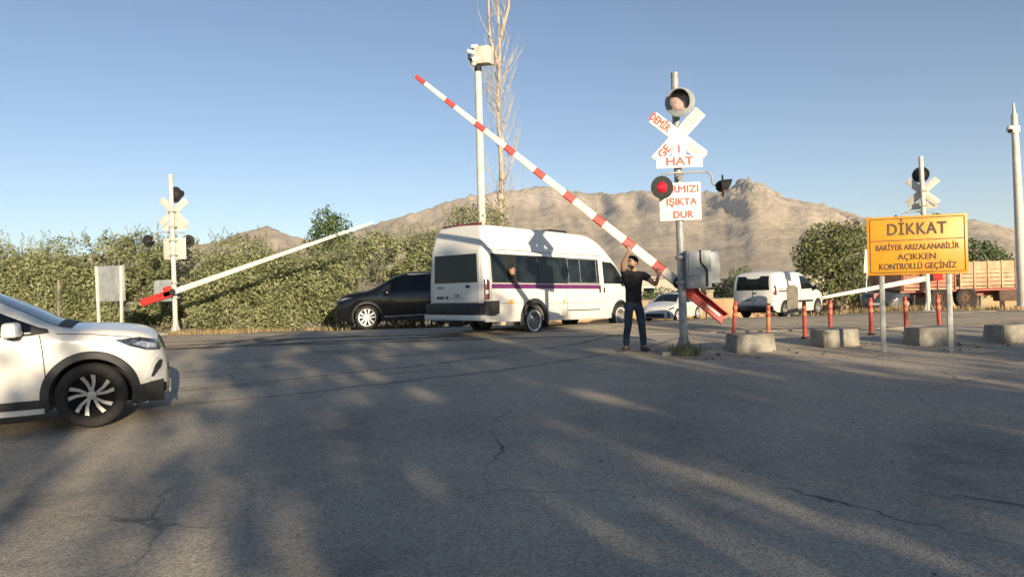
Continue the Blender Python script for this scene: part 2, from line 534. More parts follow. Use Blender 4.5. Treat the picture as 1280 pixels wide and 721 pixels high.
for k, pts in enumerate([[(-9.4, 14.8), (-6.8, 15.3), (-4.3, 15.9), (-1.2, 16.3)], [(-8.6, 15.6), (-6.2, 16.5), (-3.6, 17.3)], [(-7.0, 15.2), (-6.6, 16.6), (-5.9, 18.2)],
                         [(-6.1, 15.6), (-5.2, 16.9)], [(-5.6, 11.6), (-3.4, 12.5), (-1.4, 13.4), (0.3, 13.6)], [(-4.8, 9.6), (-2.6, 10.5), (-0.9, 11.2)],
                         [(-7.4, 17.5), (-5.0, 18.6), (-3.5, 19.2)], [(0.2, 3.1), (0.5, 3.17)], [(2.9, 4.6), (3.3, 4.35), (3.7, 4.3)]]):
    q = tar_line(pts, 0.006 if k >= 4 else 0.02, 0.014 if k >= 4 else 0.105, seed=k)
    tl.add(q.v, q.f)
struct(tl.build('road_cracks', M_TAR))
M_TRACK = asphalt_material('tyre_worn_asphalt', (0.215, 0.195, 0.17), (0.33, 0.28, 0.22), 0.6, 0.2)
tl = MB()
for k, pts in enumerate([[(-5.4, 9.6), (-4.0, 10.2), (-1.2, 11.9), (1.2, 14.0), (2.6, 16.0)], [(-4.3, 8.6), (-3.0, 9.2), (-.1, 10.9), (2.4, 13.1), (3.9, 15.2)]]):
    q = tar_line(pts, .03, .075, seed=40+k); q.v = [(x, y, z-.0065) for x, y, z in q.v]; tl.add(q.v, q.f)
struct(tl.build('tyre_tracks', M_TRACK))

# ------------------------------------------------------------------ hills: a real height field two kilometres out
CREST = [(-900, 330), (-300, 330), (100, 318), (230, 306), (275, 300), (305, 289), (335, 283), (362, 293), (395, 300), (430, 292), (480, 276), (500, 270), (530, 262), (560, 251), (590, 244),
         (620, 240), (650, 236), (680, 232), (705, 236), (730, 240), (765, 241), (800, 238), (830, 239), (860, 240), (885, 239), (905, 237), (916, 230), (931, 223), (950, 228),
         (969, 238), (987, 247), (1025, 254), (1062, 265), (1085, 271), (1140, 271), (1209, 273), (1250, 281), (1290, 287), (1400, 300), (1700, 320), (2300, 340)]
def unroll(px, py):
    u = px-640; v = 360-py; r = R(1.65)
    return u*math.cos(r)+v*math.sin(r), -u*math.sin(r)+v*math.cos(r)
cr = sorted((math.atan2(unroll(*c)[0], 870), unroll(*c)[1]/math.hypot(870, unroll(*c)[0])) for c in CREST)
crest = pchip(cr)                                   # azimuth -> tangent of the crest's elevation
NA, NR = 560, 64
az = np.linspace(R(-62), R(62), NA)
rad = np.concatenate([np.linspace(420, 1500, 22)[:-1], np.linspace(1500, 2600, 34)[:-1], np.linspace(2600, 3800, 9)])
NR = len(rad)
A, RR = np.meshgrid(az, rad)
X = RR*np.sin(A); Y = RR*np.cos(A)
ct = np.array([crest(a) for a in az])
rc = 2200+180*np.sin(az*7+1)
t = np.clip((RR-420)/(rc-420), 0, None)
prof = np.where(t < 1, 0.20*t+0.80*t**2.6, np.clip(1-0.55*(t-1)*1.6, 0.2, 1))
H = ct[None, :]*rc[None, :]*prof
rough = fbm(X/260, Y/260, 6, 4, True)-0.48
gully = fbm(X/90, Y/700, 5, 8, True)-0.48
H = H + (rough*70+gully*52)*np.clip(t, 0, 1)**1.3*np.where(t > 1, 0.5, 1)
px_ = np.tan(A)*870+640
crag = np.exp(-((px_-935)/52)**2)*np.clip((t-0.72)/0.2, 0, 1)
H = H + crag*(fbm(X/16, Y/190, 5, 21, True)-0.5)*62
# keep each bearing's summit at its height
el = (H/RR)
mx = el.max(axis=0)
corr = np.maximum(ct, 0.002)/np.maximum(mx, 0.002)
ker = np.ones(5)/5
corr = np.convolve(np.pad(corr, 2, mode='edge'), ker, 'valid')
H = H*corr[None, :]
Z = H - 6*np.exp(-t*9) + 1.0
vs = np.stack([X, Y, Z], -1).reshape(-1, 3)
fs = [(j*NA+i, j*NA+i+1, (j+1)*NA+i+1, (j+1)*NA+i) for j in range(NR-1) for i in range(NA-1)]
def hill_material():
    m, n, l, b = node_mat('dry_mountain')
    geo = n.new('ShaderNodeNewGeometry')
    def noise(scale, d=6, vec=None, r=0.6):
        z = n.new('ShaderNodeTexNoise'); z.inputs['Scale'].default_value = scale; z.inputs['Detail'].default_value = d; z.inputs['Roughness'].default_value = r
        l.new(vec or geo.outputs['Position'], z.inputs['Vector']); return z
    mp = n.new('ShaderNodeMapping'); mp.inputs['Scale'].default_value = (1, 1, 3.0)
    l.new(geo.outputs['Position'], mp.inputs['Vector'])
    a = noise(0.006, 8, mp.outputs[0], 0.7)
    r1 = n.new('ShaderNodeValToRGB'); e = r1.color_ramp.elements
    e[0].position = 0.36; e[0].color = (0.46, 0.37, 0.27, 1)
    e[1].position = 0.66; e[1].color = (0.63, 0.525, 0.39, 1)
    l.new(a.outputs['Fac'], r1.inputs['Fac'])
    # rock where it is steep and high
    sp = n.new('ShaderNodeSeparateXYZ'); l.new(geo.outputs['Normal'], sp.inputs[0])
    sz = n.new('ShaderNodeSeparateXYZ'); l.new(geo.outputs['Position'], sz.inputs[0])
    hz = n.new('ShaderNodeMapRange'); hz.inputs['From Min'].default_value = 150; hz.inputs['From Max'].default_value = 290
    l.new(sz.outputs['Z'], hz.inputs['Value'])
    st = n.new('ShaderNodeMapRange'); st.inputs['From Min'].default_value = 0.96; st.inputs['From Max'].default_value = 0.78
    l.new(sp.outputs['Z'], st.inputs['Value'])
    rn = noise(0.02, 8, None, 0.75)
    ad = n.new('ShaderNodeMath'); ad.operation = 'MULTIPLY_ADD'; ad.inputs[1].default_value = 0.65
    l.new(rn.outputs['Fac'], ad.inputs[0]); l.new(hz.outputs[0], ad.inputs[2])
    mu = n.new('ShaderNodeMath'); mu.operation = 'MULTIPLY'; mu.use_clamp = True
    l.new(ad.outputs[0], mu.inputs[0]); l.new(st.outputs[0], mu.inputs[1])
    rk = noise(0.05, 8, None, 0.8)
    r2 = n.new('ShaderNodeValToRGB'); e = r2.color_ramp.elements
    e[0].position = 0.35; e[0].color = (0.33, 0.28, 0.24, 1)
    e[1].position = 0.65; e[1].color = (0.66, 0.57, 0.48, 1)
    l.new(rk.outputs['Fac'], r2.inputs['Fac'])
    mxn = n.new('ShaderNodeMix'); mxn.data_type = 'RGBA'
    l.new(mu.outputs[0], mxn.inputs[0]); l.new(r1.outputs[0], mxn.inputs[6]); l.new(r2.outputs[0], mxn.inputs[7])
    l.new(mxn.outputs[2], b.inputs['Base Color'])
    b.inputs['Roughness'].default_value = 1.0; b.inputs['Specular IOR Level'].default_value = 0.0
    bp = n.new('ShaderNodeBump'); bp.inputs['Strength'].default_value = 0.6; bp.inputs['Distance'].default_value = 24
    bn = noise(0.03, 8, None, 0.7)
    l.new(bn.outputs['Fac'], bp.inputs['Height']); l.new(bp.outputs['Normal'], b.inputs['Normal'])
    return m
me = bpy.data.meshes.new('mountains'); me.from_pydata(vs.tolist(), [], fs)
me.polygons.foreach_set('use_smooth', [True]*len(me.polygons))
me.materials.append(hill_material())
o = bpy.data.objects.new('mountains', me); COL.objects.link(o); struct(o)

# the air between here and the mountains
mb = MB(); mb.box((0, 1900, 215), (8800, 4300, 450))
hz_m = bpy.data.materials.new('haze'); hz_m.use_nodes = True
hn = hz_m.node_tree; hn.nodes.clear()
ho = hn.nodes.new('ShaderNodeOutputMaterial'); hv = hn.nodes.new('ShaderNodeVolumePrincipled')
hv.inputs['Color'].default_value = (0.90, 0.93, 1.0, 1); hv.inputs['Density'].default_value = 0.000095
hn.links.new(hv.outputs[0], ho.inputs['Volume'])
haze = mb.build('haze', hz_m, None, smooth=0); haze['kind'] = 'stuff'
# ------------------------------------------------------------------ vehicles
def paint(name, col, rough=0.32, coat=0.6, dust=(0.30, 0.25, 0.18)):
    """car paint with a film of road dust that thickens low on the body and in blotches"""
    if name in _mats: return _mats[name]
    m, n, l, b = node_mat(name)
    tc = n.new('ShaderNodeTexCoord')
    nz = n.new('ShaderNodeTexNoise'); nz.inputs['Scale'].default_value = 2.2; nz.inputs['Detail'].default_value = 7; nz.inputs['Roughness'].default_value = 0.7
    l.new(tc.outputs['Object'], nz.inputs['Vector'])
    sp = n.new('ShaderNodeSeparateXYZ'); l.new(tc.outputs['Object'], sp.inputs[0])
    mr = n.new('ShaderNodeMapRange'); mr.inputs['From Min'].default_value = 1.1; mr.inputs['From Max'].default_value = 0.2
    mr.inputs['To Min'].default_value = 0.05; mr.inputs['To Max'].default_value = 0.55
    l.new(sp.outputs['Z'], mr.inputs['Value'])
    mu = n.new('ShaderNodeMath'); mu.operation = 'MULTIPLY'; mu.use_clamp = True
    l.new(mr.outputs[0], mu.inputs[0]); l.new(nz.outputs['Fac'], mu.inputs[1])
    mx = n.new('ShaderNodeMix'); mx.data_type = 'RGBA'
    mx.inputs[6].default_value = (*col, 1); mx.inputs[7].default_value = (*dust, 1)
    l.new(mu.outputs[0], mx.inputs[0]); l.new(mx.outputs[2], b.inputs['Base Color'])
    rr = n.new('ShaderNodeMapRange'); rr.inputs['To Min'].default_value = rough; rr.inputs['To Max'].default_value = rough+0.35
    l.new(mu.outputs[0], rr.inputs['Value']); l.new(rr.outputs[0], b.inputs['Roughness'])
    b.inputs['Coat Weight'].default_value = coat; b.inputs['Coat Roughness'].default_value = 0.08
    _mats[name] = m
    return m
M_WHITE = paint('white_paint', (0.68, 0.67, 0.65))
M_WHITE2 = paint('van_white_paint', (0.66, 0.65, 0.62), 0.4, 0.35)
M_BLACKP = paint('black_paint', (0.004, 0.005, 0.007), 0.12, 0.0, (0.010, 0.009, 0.009))
M_GREYP = paint('slate_paint', (0.035, 0.05, 0.07), 0.35, 0.6)
M_REDP = paint('truck_red_paint', (0.34, 0.05, 0.035), 0.45, 0.2)
M_PLASTIC = mat('black_plastic', (0.030, 0.030, 0.032), 0.6, var=0.25, scale=8, bump=0.05)
M_DARK = mat('underbody', (0.010, 0.010, 0.010), 0.9)
M_GLASS = mat('dark_glass', (0.012, 0.016, 0.018), 0.08, var=0.3, scale=2, spec=0.3)
M_GLASS2 = mat('tinted_glass', (0.016, 0.024, 0.026), 0.12, var=0.5, scale=1.3, spec=0.45)
M_TYRE = mat('tyre_rubber', (0.016, 0.015, 0.015), 0.85, var=0.3, scale=14, bump=0.2, col2=(0.032, 0.029, 0.026))
M_ALU = mat('alloy', (0.40, 0.40, 0.41), 0.4, 0.5, var=0.15, scale=9)
M_RUST = mat('rusty_wheel', (0.13, 0.075, 0.05), 0.8, var=0.3, scale=10)
M_ALUB = mat('bright_alloy', (0.72, 0.72, 0.72), 0.45, 0.3, var=0.1, scale=9)
M_STEELW = mat('steel_wheel', (0.42, 0.41, 0.40), 0.5, 0.4, var=0.3, scale=12)
M_CHROME = mat('chrome', (0.75, 0.75, 0.76), 0.15, 1.0, var=0.1)
M_LAMPG = mat('headlight_glass', (0.07, 0.08, 0.095), 0.05, var=0.5, scale=14, coat=1.0, spec=0.9)
M_LAMPW = mat('headlight_reflector', (0.75, 0.78, 0.82), 0.12, 0.7, var=0.3, scale=20)
M_REDL = mat('tail_light_red', (0.16, 0.008, 0.010), 0.2, var=0.3, scale=18, coat=0.8)
M_AMBER = mat('amber_reflector', (0.85, 0.38, 0.03), 0.3, var=0.1)
M_SEAM = mat('panel_gap', (0.015, 0.015, 0.015), 0.9)
M_PLATE = mat('plate_white', (0.72, 0.72, 0.70), 0.45, var=0.06)
M_PURPLE = mat('purple_stripe', (0.13, 0.022, 0.115), 0.4, var=0.12, scale=4)

class Body:
    """car body lofted from stations: top(x), plan half-width(x), waist height, tumblehome; wheel arches cut from the lower edge"""
    def __init__(s, L, top, plan, waist, tumble, arches, sill, crown=0.05, corner=0.10, upper=None, low=0.05):
        s.L = L; s.top = pchip(top); s.plan = pchip(plan); s.waist = pchip(waist); s.tumble = tumble
        s.arches = arches; s.sill = pchip(sill); s.crown = crown; s.corner = corner; s.upper = upper; s.low = low
    def zb(s, x):
        z = s.sill(x)
        for (ax, az_, ar) in s.arches:
            d = abs(x-ax)
            if d < ar: z = max(z, az_+math.sqrt(ar*ar-d*d))
        return z
    def half(s, x, z):
        w = s.plan(x); wz = s.waist(x); zt = s.top(x)
        if z <= wz:
            y = w*(1-s.low*((wz-z)/max(0.3, wz-0.15))**2)
        else:
            y = w - s.tumble*(z-wz)
            if s.upper and z > s.upper[0]: y -= s.upper[1]*(z-s.upper[0])
        r = min(s.corner, 0.5*(zt-s.sill(x)))
        if z > zt-r:
            q = min(1, (z-zt+r)/r)
            y -= min(r*1.3, y*0.6)*(1-math.sqrt(max(0, 1-q*q)))
        return max(0.02, y)
    def mesh(s, name, m, parent):
        xs_ = set([0.0, s.L])
        for i in range(1, 60): xs_.add(round(s.L*i/60, 4))
        for e in (0.01, 0.025, 0.05, 0.08, 0.12, 0.16): xs_.add(e); xs_.add(round(s.L-e, 4))
        for (ax, az_, ar) in s.arches:
            for i in range(0, 25):
                xs_.add(round(ax+ar*math.cos(math.pi*i/24), 4))
            xs_.add(round(ax-ar-0.002, 4)); xs_.add(round(ax+ar+0.002, 4))
        xs_ = sorted(xs_)
        q_ = [0, .06, .14, .25, .37, .5, .62, .73, .82, .885, .93, .96, .98, .993, 1.0]
        cr_ = [.9, .7, .45, .2, 0]
        vs = []; fs = []
        rings = []
        for x in xs_:
            b, t = s.zb(x), s.top(x)
            ring = [(0, b)]
            for q in q_:
                z = b+(t-b)*q; ring.append((s.half(x, z), z))
            ye = s.half(x, t)
            for c_ in cr_: ring.append((ye*c_, t+s.crown*min(1, ye/0.6)*(1-c_*c_)))
            rings.append(ring)
        n = len(rings[0])
        for x, ring in zip(xs_, rings):
            for (y, z) in ring: vs.append((x, -y, z))
            for (y, z) in ring[1:-1]: vs.append((x, y, z))
        K = n+n-2
        def idx(i, j, side):
            if side == 0 or j in (0, n-1): return i*K+j
            return i*K+n+j-1
        for i in range(len(xs_)-1):
            for j in range(n-1):
                fs.append((idx(i, j, 0), idx(i+1, j, 0), idx(i+1, j+1, 0), idx(i, j+1, 0)))
                fs.append((idx(i, j, 1), idx(i, j+1, 1), idx(i+1, j+1, 1), idx(i+1, j, 1)))
        for i in (0, len(xs_)-1):
            fs.append([idx(i, j, 0) for j in range(n)] + [idx(i, j, 1) for j in range(n-2, 0, -1)])
        mb = MB(); mb.add(vs, fs)
        return mb.build(name, m, parent, smooth=40)
    def side(s, mb, poly, side=-1, off=0.004, skirt=0.015, mi=0, dx=0.035, rows=6):
        """convex polygon in (x,z) laid onto the body side (side -1 = right)"""
        poly = list(poly); n = len(poly)
        x0 = min(p[0] for p in poly); x1 = max(p[0] for p in poly)
        X_ = set([x0, x1]) | set(p[0] for p in poly)
        k = max(1, int((x1-x0)/dx))
        for i in range(k+1): X_.add(x0+(x1-x0)*i/k)
        X_ = sorted(X_); X2 = [X_[0]]
        for x in X_[1:]:
            if x-X2[-1] > 1e-4: X2.append(x)
        cols = []
        for x in X2:
            zs = []
            for i in range(n):
                (ax, az_), (bx, bz) = poly[i], poly[(i+1) % n]
                if min(ax, bx)-1e-6 <= x <= max(ax, bx)+1e-6:
                    if abs(ax-bx) < 1e-6: zs += [az_, bz]
                    else: zs.append(az_+(bz-az_)*min(1, max(0, (x-ax)/(bx-ax))))
            cols.append((min(zs), max(zs)))
        vs = []; fs = []
        R_ = rows+3
        for x, (a, b) in zip(X2, cols):
            zz = [a+(b-a)*i/rows for i in range(rows+1)]
            pts = [(zz[0], -skirt)] + [(z, off) for z in zz] + [(zz[-1], -skirt)]
            for z, o_ in pts: vs.append((x, side*(s.half(x, z)+o_), z))
        for i in range(len(X2)-1):
            for j in range(R_-1):
                fs.append((i*R_+j, (i+1)*R_+j, (i+1)*R_+j+1, i*R_+j+1))
        mb.add(vs, fs, mi)
    def arch_trim(s, mb, k, w, side=-1, off=0.012, a0=-20, a1=200, mi=0):
        ax, az_, ar = s.arches[k]
        vs = []; fs = []
        N = 40
        for i in range(N+1):
            a = R(a0+(a1-a0)*i/N)
            for r_, o_ in ((ar-0.006, -0.05), (ar-0.006, off), (ar+w*0.8, off), (ar+w, off*0.3), (ar+w, -0.02)):
                x = ax+r_*math.cos(a); z = az_+r_*math.sin(a)
                zz = max(z, 0.12)
                vs.append((x, side*(s.half(x, zz)+o_), zz))
        for i in range(N):
            for j in range(4): fs.append((i*5+j, (i+1)*5+j, (i+1)*5+j+1, i*5+j+1))
        mb.add(vs, fs, mi)
    def rear_x(s, z):
        if z <= s.top(0): return 0.0
        a, b = 0.0, s.L*0.4
        for _ in range(30):
            c = (a+b)/2
            if s.top(c) < z: a = c
            else: b = c
        return b
    def front_x(s, z):
        if z <= s.top(s.L): return s.L
        a, b = s.L*0.4, s.L
        for _ in range(30):
            c = (a+b)/2
            if s.top(c) < z: b = c
            else: a = c
        return a
    def end(s, mb, y0, y1, z0, z1, front=False, off=0.006, mi=0, rows=8, cols=10, topw=1.0):
        """a patch on the tail (or the nose): rectangle in (y,z)"""
        vs = []; fs = []
        for j in range(rows+1):
            z = z0+(z1-z0)*j/rows
            k = 1+(topw-1)*j/rows
            xx = s.front_x(z)+off if front else s.rear_x(z)-off
            for i in range(cols+1):
                vs.append((xx, (y0+(y1-y0)*i/cols)*k, z))
        n = len(vs)
        back = [(x+(-0.02 if front else 0.02), y, z) for x, y, z in vs]
        c = cols+1
        for j in range(rows):
            for i in range(cols): fs.append((j*c+i, j*c+i+1, (j+1)*c+i+1, (j+1)*c+i))
        bord = [i for i in range(c)] + [j*c+cols for j in range(1, rows+1)] + [rows*c+i for i in range(cols-1, -1, -1)] + [j*c for j in range(rows-1, 0, -1)]
        vs2 = vs+back
        for a, b in zip(bord, bord[1:]+bord[:1]): fs.append((a, b, b+n, a+n))
        mb.add(vs2, fs, mi)
    def shield(s, mb, x0, x1, yk0, yk1, off=0.006, mi=0, nx=14, ny=10, front=True):
        """windscreen: strip of the top surface between x0 and x1, yk = share of the top edge half-width"""
        vs = []; fs = []
        for i in range(nx+1):
            x = x0+(x1-x0)*i/nx
            ye = s.half(x, s.top(x))*(yk0+(yk1-yk0)*i/nx)
            y00 = s.half(x, s.top(x))
            for j in range(ny+1):
                c_ = -1+2*j/ny
                y = ye*c_
                vs.append((x, y, s.top(x)+s.crown*min(1, y00/0.6)*(1-(y/y00)**2)+off))
        for i in range(nx):
            for j in range(ny):
                fs.append((i*(ny+1)+j, (i+1)*(ny+1)+j, (i+1)*(ny+1)+j+1, i*(ny+1)+j+1))
        mb.add(vs, fs, mi)

def wheel(root, x, y, rad, width, rim_r, side, style='five', wall=None):
    """tyre (part) with a rim (sub-part); side -1 = right-hand side, rim faces outwards"""
    M = Matrix.Translation((x, y, rad)) @ (Matrix.Rotation(R(90), 4, 'X') if side < 0 else Matrix.Rotation(R(-90), 4, 'X'))
    mb = MB()
    w = width/2; r0 = rim_r
    prof = [(r0, -w*0.8), (r0+(rad-r0)*0.5, -w), (rad-0.02, -w*0.92), (rad, -w*0.7), (rad, w*0.7), (rad-0.02, w*0.92), (r0+(rad-r0)*0.5, w), (r0+0.012, w*0.93), (r0, w*0.8)]
    mb.lathe(prof, M, 40)
    t = mb.build('wheel', M_TYRE, root, smooth=50)
    rb = MB()
    o = w*0.80
    rb.lathe([(r0, -w*0.8), (r0-0.012, -w*0.4), (r0-0.02, o-0.015)], M, 40, 0 if style in ('steel', 'truck') else 1)
    rb.lathe([(r0-0.02, o-0.015), (r0-0.012, o), (r0+0.004, o+0.004), (r0, o-0.02)], M, 40, 1 if style == 'twist' else 0)
    if style in ('twist', 'five', 'cross'):
        rb.lathe([(0.0, o-0.10), (r0-0.015, o-0.09)], M, 40, 1)                                # dark brake disc and back
        rb.lathe([(0.0, o-0.012), (0.045, o-0.014), (0.055, o-0.05), (0.0, o-0.05)], M, 20)
        ns = {'twist': 5, 'five': 5, 'cross': 5}[style]
        for k in range(ns):
            a = 2*math.pi*k/ns + 0.3
            for sgn in ((-1, 1) if style != 'five' else (0,)):
                a0 = a + sgn*0.13; a1 = a + sgn*(0.36 if style == 'cross' else 0.25) + (0.18 if style == 'twist' else 0)
                wi, wo = (0.012, 0.021) if style == 'twist' else ((0.016, 0.030) if style == 'cross' else (0.03, 0.055))
                p0 = Vector((0.04*math.cos(a0), 0.04*math.sin(a0), o-0.03)); p1 = Vector(((r0-0.012)*math.cos(a1), (r0-0.012)*math.sin(a1), o-0.016))
                d = (p1-p0).normalized(); nrm = Vector((0, 0, 1)); q = d.cross(nrm)
                vs = []
                for p, ww in ((p0, wi), ((p0+p1)/2+q*0.012*(1 if style == 'twist' else 0), (wi+wo)/2), (p1, wo)):
                    for dd, zz in ((-1, 0), (1, 0), (0.7, -0.035), (-0.7, -0.035)):
                        vs.append(p+q*ww*dd+nrm*zz)
                fs = []
                for i in range(2):
                    for j in range(4): fs.append((i*4+j, i*4+(j+1) % 4, (i+1)*4+(j+1) % 4, (i+1)*4+j))
                rb.add(vs, fs, 0, M)
    elif style in ('steel', 'truck'):
        rb.lathe([(0, o-0.02), (0.05, o-0.02), (0.06, o-0.055), (r0*0.62, o-0.07), (r0*0.78, o-0.02), (r0-0.01, o-0.05)], M, 32)
        for k in range(8):
            a = 2*math.pi*k/8
            c = M @ Vector((r0*0.62*math.cos(a), r0*0.62*math.sin(a), o-0.052))
            rb.ball((0, 0, 0), (0.022, 0.022, 0.012), Matrix.Translation(c) @ M.to_3x3().to_4x4(), 1, 8, 6)
        if wall:
            rb.lathe([(r0+0.004, w*0.97+0.004), (r0+0.036, w*1.0+0.006), (r0+0.036, w*0.9), (r0+0.004, w*0.9)], M, 40, 2)
    rb.build('rim', [(M_ALU if style == 'twist' else M_ALUB) if style not in ('steel', 'truck') else (M_STEELW if style == 'steel' else M_RUST), M_DARK, M_PLATE], t, smooth=40)
    return t

def underbody(root, x0, x1, hw, z0, z1, arches=()):
    """floor pan and wheel wells"""
    mb = MB()
    cuts = sorted(arches)
    a = x0
    segs = []
    for (ax, ar) in cuts:
        segs.append((a, ax-ar)); a = ax+ar
        mb.box((ax, 0, (z0+z1)/2+0.15), (2*ar, hw*1.15, z1-z0+0.3))
    segs.append((a, x1))
    for s0, s1 in segs:
        if s1 > s0: mb.box(((s0+s1)/2, 0, (z0+z1)/2), (s1-s0, hw*1.8, z1-z0))
    return mb.build('underbody', M_DARK, root, smooth=0)

def plate_glyphs(mb, c, w, h, n, axis='rear', mi=0):
    """unreadable dark marks of a number plate seen from far"""
    for i in range(n):
        if i in (2,): continue
        y = c[1]-w*0.38+w*0.8*i/(n-1)
        mb.box((c[0], y, c[2]), (0.006, w*0.065, h*0.55), mi=mi)

def mirror_part(root, x, y, z, side, m, size=(0.12, 0.20, 0.15)):
    mb = MB()
    mb.box((x, y+side*0.12, z+0.02), size, (0, 0, side*0.15), 0, 0.85, 0.035)
    mb.box((x-size[0]*0.52, y+side*0.12, z+0.02), (0.01, size[1]*0.85, size[2]*0.75), (0, 0, side*0.15), 2)
    mb.box((x+0.01, y+side*0.02, z-0.06), (0.09, 0.16, 0.05), None, 1, 1, 0.015)
    return mb.build('mirror', [m, M_PLASTIC, M_GLASS], root)

# ---- white compact crossover, nose in the frame from the left
def heading_empty(name, label, cat, x, y, ang, ref, z=None, pitch=0.0):
    """ref = local point (x, y) that sits at world (x, y)"""
    c, s_ = math.cos(ang), math.sin(ang)
    ox = x-(ref[0]*c-ref[1]*s_); oy = y-(ref[0]*s_+ref[1]*c)
    return thing(name, label, cat, (ox, oy, z if z is not None else gz(y)), rot=Euler((0, pitch, ang)))

def white_crossover():
    L = 4.09
    B = Body(L, top=[(0, .92), (.05, 1.0), (.16, 1.16), (.42, 1.46), (.75, 1.545), (1.5, 1.57), (2.05, 1.535), (2.35, 1.44), (2.75, 1.25), (3.08, 1.075), (3.2, 1.045), (3.55, 1.02), (3.78, .99), (3.90, .955), (3.99, .89), (4.06, .76), (4.09, .62)],
             plan=[(0, .72), (.05, .80), (.2, .86), (.8, .88), (3.4, .88), (3.68, .86), (3.84, .80), (3.96, .69), (4.04, .54), (4.09, .42)],
             waist=[(0, .90), (2.5, .96), (3.1, .93), (3.6, .84), (4.2, .6)], tumble=.30, arches=[(.81, .345, .385), (3.37, .345, .385)],
             sill=[(0, .34), (.3, .22), (.5, .19), (3.85, .19), (3.95, .22), (4.09, .27)], crown=.05, corner=.10, low=.06)
    root = heading_empty('car', 'white compact crossover with black wheel arch, nose entering the frame', 'car', -4.49, 7.4, R(26), (3.37, -.79), pitch=R(-0.6))
    B.mesh('body', M_WHITE, root)
    underbody(root, .1, 4.05, .80, .20, .42, [(.81, .42), (3.37, .42)])
    for sd in (-1, 1):
        mb = MB(); B.side(mb, [(1.2, .335), (2.985, .335), (2.985, .19), (1.2, .19)], sd, .010)
        for k in (0, 1): B.arch_trim(mb, k, .075, sd, .014)
        B.side(mb, [(3.80, .19), (3.80, .40), (3.95, .42), (4.08, .37), (4.08, .28), (3.95, .22)], sd, .012)
        mb.build('cladding', M_PLASTIC, root)
        mb = MB(); B.side(mb, [(1.25, .255), (2.95, .245), (2.95, .19), (1.25, .19)], sd, .016); mb.build('sill', M_WHITE, root)
        mb = MB(); B.side(mb, [(1.95, 1.02), (2.86, 1.035), (2.99, 1.05), (2.70, 1.19), (2.35, 1.37), (2.05, 1.45), (1.95, 1.46)], sd, .004); mb.build('window', M_GLASS, root)
        mb = MB(); B.side(mb, [(.55, 1.03), (1.85, 1.02), (1.85, 1.46), (1.2, 1.48), (.75, 1.40)], sd, .004); mb.build('window', M_GLASS, root)
        mb = MB(); B.side(mb, [(2.86, 1.0), (3.02, 1.02), (3.0, 1.06), (2.86, 1.10)], sd, .006)
        B.side(mb, [(1.9, .985), (2.86, .998), (2.86, 1.022), (1.9, 1.01)], sd, .006); mb.build('window_trim', M_PLASTIC, root)
        # door seam and handle
        mb = MB()
        sx = [(2.93, 1.0), (2.95, .85), (2.965, .6), (2.965, .34)]
        for (xa, za), (xb, zb_) in zip(sx[:-1], sx[1:]):
            B.side(mb, [(xa, za), (xa+.009, za), (xb+.009, zb_), (xb, zb_)], sd, .0015, dx=.01)
        B.side(mb, [(1.895, .34), (1.902, .34), (1.902, 1.0), (1.895, 1.0)], sd, .0015)
        # bonnet shut line
        hb = [(3.08, 1.0), (3.4, .975), (3.7, .93), (3.83, .89)]
        for (xa, za), (xb, zb_) in zip(hb[:-1], hb[1:]):
            B.side(mb, [(xa, za), (xa, za+.007), (xb, zb_+.007), (xb, zb_)], sd, .0015, dx=.02)
        mb.build('panel_gap', M_SEAM, root)
        mb = MB(); B.side(mb, [(2.02, .86), (2.2, .865), (2.2, .895), (2.02, .89)], sd, .025); mb.build('door_handle', M_WHITE, root)
        # headlight wraps the corner: dark lens, bright reflector, lower daytime lamp in a chrome bracket
        mb = MB(); B.side(mb, [(3.60, .905), (3.73, .835), (3.90, .77), (4.02, .755), (4.055, .80), (4.00, .875), (3.83, .92)], sd, .006, dx=.015)
        h = mb.build('headlight', M_LAMPG, root)
        mb = MB(); B.side(mb, [(3.76, .85), (3.91, .795), (4.0, .79), (3.98, .835), (3.85, .875)], sd, .010, dx=.012); mb.build('reflector', M_LAMPW, h)
        mb = MB(); B.side(mb, [(3.87, .445), (3.94, .42), (4.05, .53), (4.075, .68), (4.02, .71), (3.94, .63)], sd, .010, dx=.012); f = mb.build('fog_lamp', M_ALUB, root)
        mb = MB(); B.side(mb, [(3.93, .475), (3.955, .465), (4.035, .565), (4.05, .635), (4.02, .65), (3.975, .595)], sd, .015, dx=.012); mb.build('lens', M_PLASTIC, f)
        mb = MB(); B.side(mb, [(.02, .80), (.02, .93), (.2, 1.0), (.36, .98), (.3, .88)], sd, .006); mb.build('tail_light', M_REDL, root)
        mirror_part(root, 2.72, sd*.86, 1.05, sd, M_WHITE, (.15, .22, .15))
        wheel(root, 3.37, sd*.775, .337, .215, .235, sd, 'twist'); wheel(root, .81, sd*.775, .337, .215, .235, sd, 'twist')
    mb = MB(); B.shield(mb, 2.28, 3.10, .92, .96); mb.build('windscreen', M_GLASS, root)
    mb = MB(); B.shield(mb, 3.08, 3.2, .95, .93, .012); mb.build('cowl', M_PLASTIC, root)
    mb = MB(); B.end(mb, -.46, .46, .30, .52, True, .012); mb.build('grille', M_PLASTIC, root)
    mb = MB(); B.shield(mb, 4.01, 4.075, .80, .85, .008); mb.build('upper_grille', M_PLASTIC, root)
    mb = MB(); B.end(mb, -.55, .55, .27, .31, True, .03); mb.build('skid_plate', M_CHROME, root)
    mb = MB(); B.shield(mb, .2, .45, .8, .85); mb.build('rear_window', M_GLASS, root)
    return root
white_crossover()

